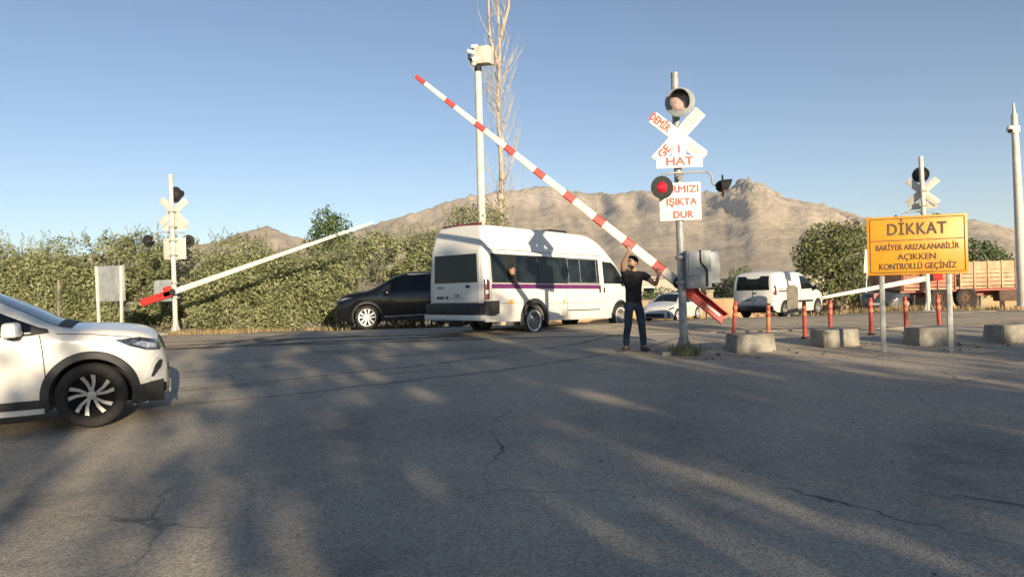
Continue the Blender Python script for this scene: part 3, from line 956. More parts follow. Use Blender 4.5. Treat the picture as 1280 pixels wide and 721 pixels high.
# ---- the minibus on the crossing
def minibus():
    L = 6.35
    B = Body(L, top=[(0, 2.02), (.06, 2.30), (.11, 2.53), (.145, 2.59), (.5, 2.62), (3.9, 2.60), (4.25, 2.56), (4.6, 2.42), (4.85, 2.22), (5.0, 2.06), (5.15, 1.92), (5.75, 1.36), (5.9, 1.27), (6.1, 1.19), (6.25, 1.05), (6.33, .85), (6.35, .7)],
             plan=[(0, .90), (.03, .945), (.1, .98), (.3, .99), (5.2, .99), (5.7, .96), (6.0, .9), (6.2, .80), (6.3, .70), (6.35, .62)],
             waist=[(0, 1.2), (5.2, 1.2), (5.8, 1.1), (6.35, .8)], tumble=.095, arches=[(1.70, .36, .43), (5.45, .36, .41)],
             sill=[(0, .40), (.2, .36), (6.0, .34), (6.35, .36)], crown=.03, corner=.05, upper=(1.98, .22), low=.03)
    root = heading_empty('minibus', 'white high-roof minibus with purple stripe driving over the crossing', 'minibus', -.63, 15.75, R(47.3), (0, -.97), gz(16.6)-.02, R(1.3))
    B.mesh('body', M_WHITE2, root)
    underbody(root, .1, 6.1, .85, .36, .62, [(1.70, .44), (5.45, .44)])
    for sd in (-1, 1):
        def win(p, name='window', m=M_GLASS2, off=.006):
            mb = MB(); B.side(mb, p, sd, off); return mb.build(name, m, root)
        mb = MB(); B.side(mb, [(.22, 1.25), (4.42, 1.25), (4.42, 1.93), (.22, 1.93)], sd, .003); wb = mb.build('window_band', M_PLASTIC, root)
        win([(.27, 1.285), (.72, 1.285), (.72, 1.90), (.27, 1.90)])
        win([(1.06, 1.285), (1.84, 1.285), (1.84, 1.90), (1.06, 1.90)])
        win([(1.88, 1.285), (2.98, 1.285), (2.98, 1.90), (1.88, 1.90)])
        win([(3.02, 1.285), (4.36, 1.285), (4.36, 1.90), (3.02, 1.90)])
        mb = MB(); B.side(mb, [(3.05, 1.30), (3.07, 1.30), (3.07, 1.89), (3.05, 1.89)], sd, .012)
        B.side(mb, [(3.55, 1.30), (3.575, 1.30), (3.575, 1.89), (3.55, 1.89)], sd, .012)
        B.side(mb, [(4.28, 1.30), (4.31, 1.30), (4.31, 1.89), (4.28, 1.89)], sd, .012)
        B.side(mb, [(2.99, 1.262), (4.40, 1.262), (4.40, 1.285), (2.99, 1.285)], sd, .010)
        B.side(mb, [(2.99, 1.90), (4.40, 1.90), (4.40, 1.92), (2.99, 1.92)], sd, .010); mb.build('window_frame', M_STEELW, root)
        win([(4.62, 1.27), (5.72, 1.27), (5.60, 1.40), (5.22, 1.76), (5.05, 1.86), (4.62, 1.88)], 'door_window', M_GLASS)
        win([(.20, 1.12), (4.46, 1.12), (4.46, 1.232), (.20, 1.232)], 'stripe', M_PURPLE, .004)
        mb = MB(); B.arch_trim(mb, 0, .10, sd, .03, -12, 192); mb.build('wheel_arch', M_PLASTIC, root)
        mb = MB(); B.arch_trim(mb, 1, .05, sd, .015, -5, 185); mb.build('wheel_arch', M_PLASTIC, root)
        # bumper corner wraps onto the side
        mb = MB(); B.side(mb, [(.005, .50), (.30, .50), (.44, .55), (.44, .84), (.005, .84)], sd, .02); mb.build('bumper_corner', M_PLASTIC, root)
        mb = MB(); B.side(mb, [(.03, .36), (1.24, .34), (1.24, .47), (.03, .49)], sd, .012); mb.build('side_skirt', M_WHITE2, root); mb = MB(); B.side(mb, [(2.18, .33), (5.0, .32), (5.0, .41), (2.18, .41)], sd, .012); mb.build('side_skirt', M_WHITE2, root)
        mb = MB(); B.side(mb, [(.012, .85), (.13, .87), (.14, 1.28), (.10, 1.33), (.012, 1.33)], sd, .012, dx=.012); t = mb.build('tail_light', M_REDL, root)
        mb = MB(); B.side(mb, [(.03, 1.0), (.12, 1.0), (.12, 1.09), (.03, 1.09)], sd, .016, dx=.012); mb.build('reversing_lamp', M_LAMPW, t)
        mb = MB()
        for xx in (2.99, 4.52, .18):
            B.side(mb, [(xx, .42), (xx+.012, .42), (xx+.012, 1.25 if xx != .18 else 2.2), (xx, 1.25 if xx != .18 else 2.2)], sd, .002)
        B.side(mb, [(4.52, 1.25), (4.532, 1.25), (4.532, 2.0), (4.52, 2.0)], sd, .002)
        B.side(mb, [(.18, 2.02), (4.6, 2.02), (4.6, 2.032), (.18, 2.032)], sd, .002)
        B.side(mb, [(.5, .78), (1.2, .78), (1.2, .788), (.5, .788)], sd, .002); B.side(mb, [(2.2, .75), (4.5, .75), (4.5, .758), (2.2, .758)], sd, .002)
        mb.build('panel_gap', M_SEAM, root)
        mb = MB(); B.side(mb, [(3.02, .555), (4.42, .555), (4.42, .58), (3.02, .58)], sd, .014); mb.build('door_rail', M_PLASTIC, root)
        mb = MB(); B.side(mb, [(4.38, 1.02), (4.43, 1.02), (4.43, 1.16), (4.38, 1.16)], sd, .03); mb.build('door_handle', M_PLASTIC, root); mb = MB(); B.side(mb, [(4.58, 1.02), (4.63, 1.02), (4.63, 1.16), (4.58, 1.16)], sd, .03); mb.build('door_handle', M_PLASTIC, root)
        for xx in (.85, 2.86):
            mb = MB(); M_ = Matrix.Translation((xx, sd*(B.half(xx, .80)+.004), .80)) @ Matrix.Rotation(R(90), 4, 'X')
            mb.lathe([(0, -.012), (.06 if xx < 1 else .035, -.008), (.065 if xx < 1 else .04, .008), (0, .012)], M_, 16); mb.build('side_marker', M_AMBER, root)
        mirror_part(root, 5.5, sd*.97, 1.35, sd, M_PLASTIC, (.12, .2, .3))
        wheel(root, 1.70, sd*.86, .345, .21, .225, sd, 'steel', True); wheel(root, 5.45, sd*.86, .345, .21, .225, sd, 'steel', True)
        mb = MB(); B.side(mb, [(6.0, .75), (6.3, .72), (6.3, .9), (6.05, 1.1)], sd, .006); mb.build('headlight', M_LAMPG, root)
    # flat dark panel paints the shade inside the open pane where the passenger leans
    mb = MB(); B.side(mb, [(.74, 1.285), (1.04, 1.285), (1.04, 1.90), (.74, 1.90)], -1, .005); mb.build('dark_opening', M_DARK, root)
    mb = MB(); B.shield(mb, 5.1, 5.78, .93, .95); mb.build('windscreen', M_GLASS, root)
    # tail: doors, window, plate, bumper, step
    def tail(name, m, y0, y1, z0, z1, off=.006, par=root, tw=1.0):
        mb = MB(); B.end(mb, y0, y1, z0, z1, False, off, topw=tw); return mb.build(name, m, par)
    tg = tail('tailgate', M_WHITE2, -.80, .80, .62, 2.02, .010)
    tail('rear_window', M_GLASS, -.74, .74, 1.27, 1.93, .018, tg, .97)
    mb = MB(); B.end(mb, -.78, .78, .795, .805, False, .0125, rows=1); B.end(mb, -.30, .42, .905, .912, False, .0125, rows=1); mb.build('panel_gap', M_SEAM, tg)
    mb = MB(); B.end(mb, .20, .68, .86, .985, False, .018); plate_glyphs(mb, (-.024, .44, .922), .46, .125, 8, mi=1); mb.build('number_plate', [M_PLATE, M_SEAM], tg)
    mb = MB(); B.end(mb, -.13, .03, .93, 1.0, False, .016, 0); mb.build('badge', M_STEELW, tg)
    mb = MB()
    B.end(mb, .42, .66, 1.135, 1.185, False, .016, 0); mb.build('badge', M_STEELW, tg)
    mb = MB(); mb.ball((-.02, -.42, 1.175), (.025, .075, .035)); mb.build('tailgate_handle', M_PLASTIC, tg)
    mb = MB(); mb.box((.06, 0.15, 2.03), (.10, .16, .05), None, 0, 1, .01); mb.build('rear_camera', M_PLASTIC, tg)
    mb = MB(); mb.box((-.05, 0, .66), (.16, 1.92, .26), None, 0, 1, .04); mb.build('rear_bumper', M_PLASTIC, root)
    mb = MB(); mb.box((-.05, 0, .455), (.20, 1.96, .13), None, 0, 1, .02); mb.build('rear_skirt', M_WHITE2, root)
    mb = MB(); mb.box((-.16, .15, .37), (.2, .85, .04), None, 0, 1, .01); mb.box((-.02, -.02, .30), (.05, .4, .12), None, 0, 1, .01); mb.tube((.1, .55, .33), (-.12, .55, .30), .045); mb.build('rear_step', M_PLASTIC, root)
    mb = MB(); mb.box((.23, 0, 2.635), (.13, 1.25, .05), None, 0, 1, .012); mb.box((.33, .25, 2.70), (.05, .06, .10)); mb.build('roof_lamp_bar', M_REDL, root)
    mb = MB(); mb.box((3.45, 0, 2.67), (.75, .8, .10), None, 0, .9, .03); mb.build('roof_air_unit', M_PLASTIC, root)
    mb = MB()
    for xx in (1.22, 2.2): mb.box((xx, -.86, .30), (.02, .24, .26))
    mb.tube((1.0, -.93, .38), (1.0, -.93, .22), .02); mb.build('mud_flap', M_PLASTIC, root)
    return root, B
minibus_root, minibus_body = minibus()

# ---- black suv behind the minibus
def suv():
    L = 4.85
    B = Body(L, top=[(0, 1.0), (.05, 1.1), (.2, 1.3), (.45, 1.60), (.9, 1.71), (1.8, 1.74), (2.55, 1.72), (2.95, 1.62), (3.55, 1.29), (3.85, 1.17), (4.2, 1.13), (4.55, 1.06), (4.72, .97), (4.82, .80), (4.85, .6)],
             plan=[(0, .78), (.05, .86), (.25, .93), (1, .96), (3.9, .96), (4.4, .92), (4.65, .84), (4.8, .72), (4.85, .62)],
             waist=[(0, 1.0), (3, 1.05), (3.9, 1.0), (4.85, .7)], tumble=.34, arches=[(.95, .38, .42), (3.86, .38, .42)], sill=[(0, .36), (.4, .26), (4.3, .24), (4.85, .3)], crown=.05, corner=.12)
    root = heading_empty('suv', 'black suv waiting in front of the hedge, half hidden by the minibus', 'suv', -4.49, 21.5, R(187), (3.86, .86))
    B.mesh('body', M_BLACKP, root)
    underbody(root, .1, 4.7, .85, .26, .5, [(.95, .45), (3.86, .45)])
    for sd in (-1, 1):
        mb = MB(); B.side(mb, [(1.9, 1.12), (3.5, 1.15), (3.1, 1.42), (2.75, 1.58), (1.9, 1.62)], sd); mb.build('window', M_GLASS, root)
        mb = MB(); B.side(mb, [(.6, 1.14), (1.84, 1.12), (1.84, 1.62), (1.1, 1.61)], sd); mb.build('window', M_GLASS, root)
        mb = MB(); B.side(mb, [(1.1, 1.665), (2.6, 1.65), (2.6, 1.68), (1.1, 1.695)], sd, .02); mb.build('roof_rail', M_ALU, root)
        mb = MB(); B.side(mb, [(1.45, .40), (3.35, .36), (3.35, .39), (1.45, .44)], sd, .012); mb.build('side_trim', M_CHROME, root)
        mb = MB(); B.side(mb, [(1.40, .26), (3.42, .24), (3.42, .34), (1.40, .36)], sd, .010)
        B.arch_trim(mb, 0, .06, sd); B.arch_trim(mb, 1, .06, sd); mb.build('cladding', M_PLASTIC, root)
        mb = MB(); B.side(mb, [(4.28, .98), (4.62, .89), (4.77, .86), (4.75, .93), (4.5, 1.02)], sd, .006, dx=.015); h = mb.build('headlight', M_LAMPG, root)
        mb = MB(); B.side(mb, [(4.42, .965), (4.62, .91), (4.66, .935), (4.48, .985)], sd, .010, dx=.015); mb.build('reflector', M_LAMPW, h)
        mb = MB(); B.side(mb, [(.02, .95), (.4, .98), (.4, 1.06), (.02, 1.06)], sd); mb.build('tail_light', M_REDL, root)
        mb = MB(); B.side(mb, [(1.87, .38), (1.88, .38), (1.88, 1.1), (1.87, 1.1)], sd, .002); B.side(mb, [(3.2, .38), (3.21, .38), (3.3, 1.1), (3.29, 1.1)], sd, .002); mb.build('panel_gap', M_SEAM, root)
        mb = MB(); B.side(mb, [(2.0, .93), (2.22, .93), (2.22, .96), (2.0, .96)], sd, .03); mb.build('door_handle', M_BLACKP, root); mb = MB(); B.side(mb, [(1.2, .93), (1.42, .93), (1.42, .96), (1.2, .96)], sd, .03); mb.build('door_handle', M_BLACKP, root)
        mirror_part(root, 3.25, sd*.92, 1.1, sd, M_BLACKP)
        wheel(root, 3.86, sd*.85, .37, .235, .265, sd, 'cross'); wheel(root, .95, sd*.85, .37, .235, .265, sd, 'cross')
    mb = MB(); B.shield(mb, 2.95, 3.82, .93, .96); mb.build('windscreen', M_GLASS, root)
    mb = MB(); B.end(mb, -.5, .5, .38, .72, True, .012); mb.build('grille', M_PLASTIC, root)
    return root
suv()

# ---- white saloon beyond the man
def saloon():
    L = 4.62
    B = Body(L, top=[(0, .95), (.06, 1.02), (.5, 1.08), (.95, 1.25), (1.4, 1.40), (2.0, 1.45), (2.5, 1.42), (2.85, 1.3), (3.45, 1.0), (3.7, .94), (4.2, .84), (4.45, .74), (4.58, .6), (4.62, .5)],
             plan=[(0, .74), (.05, .80), (.3, .86), (1, .89), (3.6, .89), (4.1, .85), (4.4, .76), (4.55, .66), (4.62, .56)],
             waist=[(0, .92), (3, .94), (3.6, .9), (4.62, .6)], tumble=.36, arches=[(.95, .33, .37), (3.65, .33, .37)], sill=[(0, .34), (.4, .2), (4.2, .18), (4.62, .22)], crown=.05, corner=.10)
    root = heading_empty('saloon', 'white saloon facing the camera beyond the man, by the beige wall', 'car', 8.2, 36.4, R(233), (4.35, .72))
    B.mesh('body', M_WHITE, root)
    underbody(root, .1, 4.5, .8, .19, .42, [(.95, .39), (3.65, .39)])
    for sd in (-1, 1):
        mb = MB(); B.side(mb, [(1.95, .97), (3.3, .98), (2.9, 1.2), (2.55, 1.34), (1.95, 1.38)], sd); mb.build('window', M_GLASS, root)
        mb = MB(); B.side(mb, [(.8, 1.02), (1.9, .97), (1.9, 1.38), (1.5, 1.36)], sd); mb.build('window', M_GLASS, root)
        mb = MB(); B.side(mb, [(3.98, .74), (4.4, .64), (4.5, .66), (4.4, .72), (4.1, .79)], sd, .006, dx=.02); mb.build('headlight', M_LAMPG, root)
        mb = MB(); B.side(mb, [(4.36, .30), (4.46, .28), (4.54, .5), (4.5, .55)], sd, .008, dx=.02); mb.build('fog_lamp', M_PLASTIC, root)
        mb = MB(); B.side(mb, [(.02, .82), (.3, .86), (.3, .96), (.02, .95)], sd); mb.build('tail_light', M_REDL, root)
        mirror_part(root, 3.05, sd*.87, .98, sd, M_WHITE)
        wheel(root, 3.65, sd*.79, .325, .2, .22, sd, 'five'); wheel(root, .95, sd*.79, .325, .2, .22, sd, 'five')
    mb = MB(); B.shield(mb, 2.6, 3.42, .92, .96); mb.build('windscreen', M_GLASS, root)
    mb = MB(); B.end(mb, -.52, .52, .24, .46, True, .012); mb.build('grille', M_PLASTIC, root)
    mb = MB(); B.end(mb, -.26, .26, .47, .56, True, .02); mb.build('number_plate', M_PLATE, root)
    return root
saloon()

# ---- white small van driving off to the right
def small_van():
    L = 4.38
    B = Body(L, top=[(0, 1.35), (.05, 1.55), (.14, 1.74), (.3, 1.80), (1.2, 1.83), (2.2, 1.80), (2.6, 1.68), (3.3, 1.22), (3.5, 1.13), (3.9, 1.02), (4.2, .88), (4.34, .7), (4.38, .55)],
             plan=[(0, .82), (.04, .87), (.2, .905), (3.4, .905), (3.9, .87), (4.2, .78), (4.32, .68), (4.38, .58)],
             waist=[(0, 1.05), (3, 1.05), (4.38, .7)], tumble=.16, arches=[(.85, .33, .385), (3.58, .33, .385)], sill=[(0, .38), (.3, .25), (4, .22), (4.38, .28)], crown=.04, corner=.12)
    root = heading_empty('small_van', 'white small van seen from behind, driving off past the round tree', 'van', 10.0, 26.6, R(41), (0, -.88), gz(27.4))
    B.mesh('body', M_WHITE2, root)
    underbody(root, .1, 4.2, .82, .24, .5, [(.85, .4), (3.58, .4)])
    for sd in (-1, 1):
        mb = MB(); B.side(mb, [(2.15, 1.1), (3.32, 1.12), (3.0, 1.36), (2.55, 1.62), (2.15, 1.66)], sd); mb.build('window', M_GLASS, root)
        mb = MB(); B.side(mb, [(1.25, .60), (3.1, .58), (3.1, .66), (1.25, .68)], sd, .015); mb.build('side_trim', M_PLASTIC, root)
        mb = MB(); B.side(mb, [(.015, .92), (.16, .92), (.16, 1.28), (.015, 1.28)], sd, .012, dx=.02); mb.build('tail_light', M_REDL, root)
        mb = MB()
        for xx in (2.05, .95): B.side(mb, [(xx, .35), (xx+.012, .35), (xx+.012, 1.66), (xx, 1.66)], sd, .002)
        B.side(mb, [(.3, 1.13), (2.0, 1.13), (2.0, 1.15), (.3, 1.15)], sd, .004); mb.build('panel_gap', M_SEAM, root)
        mirror_part(root, 3.05, sd*.9, 1.12, sd, M_PLASTIC)
        wheel(root, 3.58, sd*.80, .32, .2, .20, sd, 'steel'); wheel(root, .85, sd*.80, .32, .2, .20, sd, 'steel')
    mb = MB(); B.end(mb, -.70, .70, 1.12, 1.66, False, .012, topw=.93); mb.build('rear_window', M_GLASS, root)
    mb = MB(); B.end(mb, -.30, .42, .66, .80, False, .012); plate_glyphs(mb, (-.018, .08, .73), .5, .12, 8, mi=1); mb.build('number_plate', [M_PLATE, M_SEAM], root)
    mb = MB(); B.end(mb, -.008, .008, .5, 1.75, False, .008); B.end(mb, -.78, .78, .52, .535, False, .008); mb.build('panel_gap', M_SEAM, root)
    mb = MB(); mb.box((-.04, 0, .42), (.12, 1.72, .16), None, 0, 1, .03); mb.build('rear_bumper', M_PLASTIC, root)
    mb = MB(); mb.ball((-.02, -.1, 1.0), (.02, .08, .03)); mb.build('door_handle', M_PLASTIC, root)
    mb = MB(); B.shield(mb, 2.6, 3.32, .93, .96); mb.build('windscreen', M_GLASS, root)
    return root
small_van()

# ---- slate coloured car, mostly behind the yellow sign
def slate_car():
    L = 4.2
    B = Body(L, top=[(0, .95), (.1, 1.1), (.5, 1.42), (1.0, 1.5), (2.2, 1.48), (2.6, 1.36), (3.2, 1.04), (3.4, .98), (3.9, .88), (4.1, .75), (4.2, .55)],
             plan=[(0, .75), (.1, .84), (1, .88), (3.4, .88), (3.9, .82), (4.1, .7), (4.2, .6)], waist=[(0, .95), (3.2, .95), (4.2, .6)], tumble=.3,
             arches=[(.8, .33, .37), (3.35, .33, .37)], sill=[(0, .32), (.4, .2), (4.2, .22)])
    root = heading_empty('hatchback', 'slate blue hatchback seen between the posts of the yellow sign', 'car', 15.6, 28.6, R(215), (4.1, .6))
    B.mesh('body', M_GREYP, root)
    underbody(root, .1, 4.1, .8, .2, .42, [(.8, .39), (3.35, .39)])
    for sd in (-1, 1):
        mb = MB(); B.side(mb, [(.7, 1.0), (3.0, 1.0), (2.45, 1.36), (1.2, 1.4)], sd); mb.build('window', M_GLASS, root)
        mb = MB(); B.side(mb, [(3.75, .72), (4.1, .64), (4.12, .7), (3.8, .82)], sd, .006); mb.build('headlight', M_LAMPG, root)
        wheel(root, 3.35, sd*.78, .31, .19, .2, sd, 'five'); wheel(root, .8, sd*.78, .31, .19, .2, sd, 'five')
    mb = MB(); B.shield(mb, 2.35, 3.18, .93, .96); mb.build('windscreen', M_GLASS, root)
    mb = MB(); B.end(mb, -.5, .5, .25, .5, True, .012); mb.build('grille', M_PLASTIC, root)
    mb = MB(); B.end(mb, -.26, .26, .40, .50, True, .02); mb.build('number_plate', M_PLATE, root)
slate_car()

# ---- red truck with a slatted wooden load bed
M_PLANK = mat('bed_planks', (0.60, 0.38, 0.24), 0.8, var=0.25, scale=3, bump=0.3, col2=(0.42, 0.23, 0.13))
M_PLANK2 = mat('red_planks', (0.48, 0.24, 0.14), 0.8, var=0.3, scale=3, bump=0.2, col2=(0.30, 0.11, 0.06))
def truck():
    root = thing('truck', 'red truck with a slatted wooden load bed parked by the tall pole', 'truck', (15.9, 29.6, gz(29.6)+.22), R(3))
    # local x runs to the right along the bed; cab at the far right end
    mb = MB(); mb.box((3.9, 0, .62), (9.4, .9, .22)); mb.box((3.9, -.95, .78), (7.8, .1, .10)); mb.box((3.9, .95, .78), (7.8, .1, .10)); mb.build('chassis', M_REDP, root)
    mb = MB(); mb.box((3.9, 0, .87), (7.8, 2.3, .07)); mb.build('bed_floor', M_PLANK, root)
    for (x0, x1, m, z1) in ((0, 2.25, M_PLANK2, 1.62), (2.4, 7.8, M_PLANK, 1.95)):
        nb = 4 if m is M_PLANK2 else 6
        h = (z1-.93)/nb
        for yy in (-1.15, 1.15):
            mb = MB()
            for k in range(nb):
                mb.box(((x0+x1)/2, yy, .93+h*(k+.5)), (x1-x0, .03, h*.82))
            mb.build('bed_side', m, root)
        k = int((x1-x0)/.6)
        for yy in (-1.185, 1.185):
            for i in range(k+1):
                mb = MB()
                mb.box((x0+.04+(x1-x0-.08)*i/k, yy, (.85+z1+.03)/2), (.05, .04, z1+.03-.85))
                mb.build('stake', M_REDP if m is M_PLANK2 else M_PLANK, root)
    mb = MB(); mb.box((1.1, 0, 1.73), (2.2, 2.2, .16), None, 0, 1, .03); mb.build('tarpaulin', M_PLANK2, root)
    mb = MB(); mb.box((0, 0, 1.3), (.05, 2.3, .85)); mb.build('tailboard', M_PLANK2, root)
    for x in (1.6, 2.75, 7.3):
        for sd in (-1, 1): wheel(root, x, sd*1.0, .46, .28, .28, sd, 'truck')
    mb = MB(); mb.box((4.6, -.9, .5), (.9, .4, .45), None, 0, 1, .04); mb.build('fuel_tank', M_RUST, root)
    mb = MB(); mb.box((9.0, 0, 1.75), (1.9, 2.3, 2.0), None, 0, .94, .12); mb.box((9.0, 0, .7), (1.9, 2.2, .3), None, 0, 1, .05); cab = mb.build('cab', M_REDP, root)
    mb = MB(); mb.box((9.93, 0, 2.1), (.06, 1.9, .75), (0, R(-3), 0), 0, 1, .02)
    mb.build('windscreen', M_GLASS, cab)
    for sd in (-1, 1):
        mb = MB(); mb.box((9.25, sd*1.125, 2.15), (.9, .03, .6), (sd*R(3), 0, 0), 0, 1, .01); mb.build('window', M_GLASS, cab)
    return root
truck()
# ------------------------------------------------------------------ crossing signals, barriers, signs
M_GALV = mat('galvanised', (0.38, 0.38, 0.375), 0.5, 0.15, var=0.22, scale=5, bump=0.04)
M_POLEW = mat('pole_white', (0.62, 0.60, 0.54), 0.55, 0.0, var=0.12, scale=3, col2=(0.5, 0.46, 0.38))
M_SIGNW = mat('sign_white', (0.74, 0.72, 0.66), 0.45, var=0.06, scale=5)
M_SIGNB = mat('sign_back', (0.60, 0.57, 0.50), 0.5, 0.2, var=0.1, scale=5)
M_RED = mat('sign_red', (0.50, 0.035, 0.02), 0.5, var=0.15, scale=9)
M_RED_GLARE = mat('glare_paled_red', (0.72, 0.44, 0.31), 0.5, var=0.1, scale=9)  # red lettering washed out by sun glare, the glare put into the colour
M_BLACK = mat('matt_black', (0.018, 0.018, 0.019), 0.75, var=0.3, scale=12)
M_GREYBOX = mat('cabinet_grey', (0.33, 0.35, 0.36), 0.55, 0.25, var=0.2, scale=4, bump=0.05, col2=(0.22, 0.235, 0.24))
M_BARW = mat('barrier_white', (0.72, 0.69, 0.62), 0.5, var=0.12, scale=4, col2=(0.56, 0.51, 0.42))
M_BARR = mat('barrier_red', (0.50, 0.03, 0.022), 0.45, var=0.2, scale=6)
M_CONC = mat('concrete', (0.34, 0.31, 0.255), 0.9, var=0.25, scale=4, bump=0.35, col2=(0.20, 0.185, 0.16))
M_LENSRED = mat('red_lens', (0.50, 0.015, 0.03), 0.12, var=0.15, scale=30, coat=1.0)
M_LENSPALE = mat('pale_lens', (0.72, 0.52, 0.44), 0.12, var=0.25, scale=12, coat=1.0)
M_YEL = mat('sign_yellow', (0.72, 0.30, 0.010), 0.45, var=0.12, scale=3, col2=(0.60, 0.24, 0.010))
M_INK = mat('sign_ink', (0.09, 0.055, 0.02), 0.6, var=0.25, scale=20)

def facing(x, y, z, yaw=0.0, ang=0.0):
    """text plane standing upright, readable from -y; ang turns it in its own plane"""
    return Matrix.Translation((x, y, z)) @ Matrix.Rotation(yaw, 4, 'Z') @ Matrix.Rotation(R(90), 4, 'X') @ Matrix.Rotation(ang, 4, 'Z')

def lamp(root, c, r, yaw, lens_m, hood=True, lens_r=None, board=M_BLACK):
    """round signal lamp: backboard with rim, deep hood and lens; faces local -y turned by yaw"""
    T = Matrix.Translation(c) @ Matrix.Rotation(yaw, 4, 'Z') @ Matrix.Rotation(R(90), 4, 'X')
    lr = lens_r or r*0.52
    mb = MB()
    mb.lathe([(0, -.03), (r, -.02), (r+.004, 0), (r-.012, .006), (0, .004)], T, 36)
    mb.lathe([(0, -.13), (lr*.55, -.125), (lr*.98, -.07), (lr*1.05, -.02)], T, 24)
    b = mb.build('signal_lamp', board, root)
    mb = MB()
    mb.lathe([(0, .05), (lr*.5, .044), (lr*.9, .022), (lr, .005)], T, 28)
    mb.build('lens', lens_m, b)
    if hood:
        mb = MB(); vs = []; fs = []
        n = 22
        for i in range(n+1):
            a = R(-40)+R(260)*i/n
            dep = lr*1.55*(0.25+0.75*max(0, math.sin((a+R(40))/R(260)*math.pi))**0.6)
            for rr in (lr*1.06, lr*1.11):
                vs.append((rr*math.cos(a), rr*math.sin(a), .004)); vs.append((rr*math.cos(a)*1.0, rr*math.sin(a), dep))
        for i in range(n):
            p, q = i*4, (i+1)*4
            fs += [(p, q, q+1, p+1), (p+2, p+3, q+3, q+2), (p+1, q+1, q+3, p+3), (p, p+2, q+2, q)]
        fs += [(0, 1, 3, 2), (n*4, n*4+2, n*4+3, n*4+1)]
        mb.add(vs, fs, 0, T)
        mb.build('hood', M_BLACK, b)
    return b

def crossing_signal(label, loc, rz, lean=(0, 0), words=True, H=4.95, low_plate=True, name='crossing_signal'):
    root = thing(name, label, 'crossing signal', loc, rot=Euler((lean[0], lean[1], rz)), group='level crossing signal posts')
    mb = MB(); mb.tube((0, 0, .02), (0, 0, H), .072, .066, 20); mb.build('pole', M_GALV if words else M_POLEW, root)
    mb = MB(); mb.box((0, 0, .02), (.34, .34, .03), None, 0, 1, .006)
    for k in range(4):
        a = R(45+90*k)
        mb.prism([(.06, 0), (.17, 0), (.075, .30), (.06, .30)], .014, Matrix.Rotation(a, 4, 'Z') @ Matrix.Translation((0, .007, .03)) @ Matrix.Rotation(R(90), 4, 'X'))
        mb.tube((.13*math.cos(a+.4), .13*math.sin(a+.4), .03), (.13*math.cos(a+.4), .13*math.sin(a+.4), .07), .014, .014, 6)
    mb.build('pole_foot', M_GALV, root)
    yb = -.115
    zc = 3.80
    # the saltire: two boards, crossed
    mb = MB()
    mb.box((0, yb, zc), (1.12, .022, .22), (0, R(40), 0), 0, 1, .004)
    mb.box((0, yb-.024, zc), (1.16, .022, .22), (0, R(-46), 0), 0, 1, .004)
    cb = mb.build('crossbuck', M_SIGNW if words else M_SIGNB, root)
    mb = MB()
    mb.prism([(-.40, 3.25), (.40, 3.25), (.40, 3.455), (.125, 3.455), (.085, 3.70), (-.085, 3.70), (-.125, 3.455), (-.40, 3.455)], .012, Matrix.Translation((0, yb-.040, 0)) @ Matrix.Rotation(R(90), 4, 'X'))
    tp = mb.build('track_plate', M_SIGNW if words else M_SIGNB, root)
    # round holes between plate and boards stay open: the plate is cut back at both sides
    mb = MB(); mb.box((0, yb+.01, 2.665), (.72, .018, .66), None, 0, 1, .004); wp = mb.build('warning_plate', M_SIGNW if words else M_SIGNB, root)
    mb = MB()
    for zz in (zc, 3.33, 2.9, 2.45): mb.box((0, -.035, zz), (.22, .11, .035), None, 0, 1, .006)
    for zz in (zc, 3.33, 2.9, 2.45): mb.box((0, 0, zz), (.17, .17, .045), None, 0, 1, .02)
    mb.build('bracket', M_GALV, root)
    if words:
        ty = yb-.038
        def word(par, s, size, x, y, z, ang, m, fit=None, w=.006):
            return text_mesh('lettering', s, size, m, par, facing(x, y, z, 0, ang), w, .003, fit=fit)
        a1 = R(-40); a2 = R(46)
        word(cb, 'DEMİR', .19, -.31, yb-.0135, zc+.26, a1, M_RED, .40)
        word(cb, 'YOLU', .19, .31, yb-.0135, zc-.26, a1, M_RED_GLARE, .36)
        word(cb, 'GE', .19, -.25, ty, zc-.26, a2, M_RED, .22)
        word(cb, 'ÇİDİ', .19, .26, ty, zc+.27, a2, M_RED_GLARE, .40)
        word(tp, '1', .19, 0, yb-.0535, 3.565, 0, M_RED)
        word(tp, 'HAT', .20, 0, yb-.0535, 3.355, 0, M_RED, .46)
        word(wp, 'KIRMIZI', .17, .0, yb-.002, 2.875, 0, M_RED, .64)
        word(wp, 'IŞIKTA', .17, .02, yb-.002, 2.655, 0, M_RED, .52)
        word(wp, 'DUR', .17, .04, yb-.002, 2.43, 0, M_RED, .34)
    # lamps on their arms
    mb = MB(); mb.tube((0, 0, 4.36), (0, -.24, 4.36), .03, .03, 10); mb.build('lamp_bracket', M_BLACK, root)
    lamp(root, (.02, -.28, 4.36), .25, R(-14), M_LENSPALE, True, .155, M_GREYBOX if words else M_BLACK)
    mb = MB()
    mb.path([(-.30, -.20, 2.95), (-.30, -.20, 3.13), (-.12, -.10, 3.17), (.50, -.02, 3.18), (.58, .0, 3.13), (.60, .0, 2.96), (.72, .0, 2.90)], .018, 8)
    mb.tube((0, -.22, 3.06), (.08, .1, 3.17), .05, .04, 10)
    mb.build('lamp_arm', M_GALV, root)
    lamp(root, (-.335, -.30, 2.90), .195, R(10), M_LENSRED, False, .10)
    lamp(root, (.78, .0, 2.92), .195, R(74), M_LENSRED, True, .10)
    return root

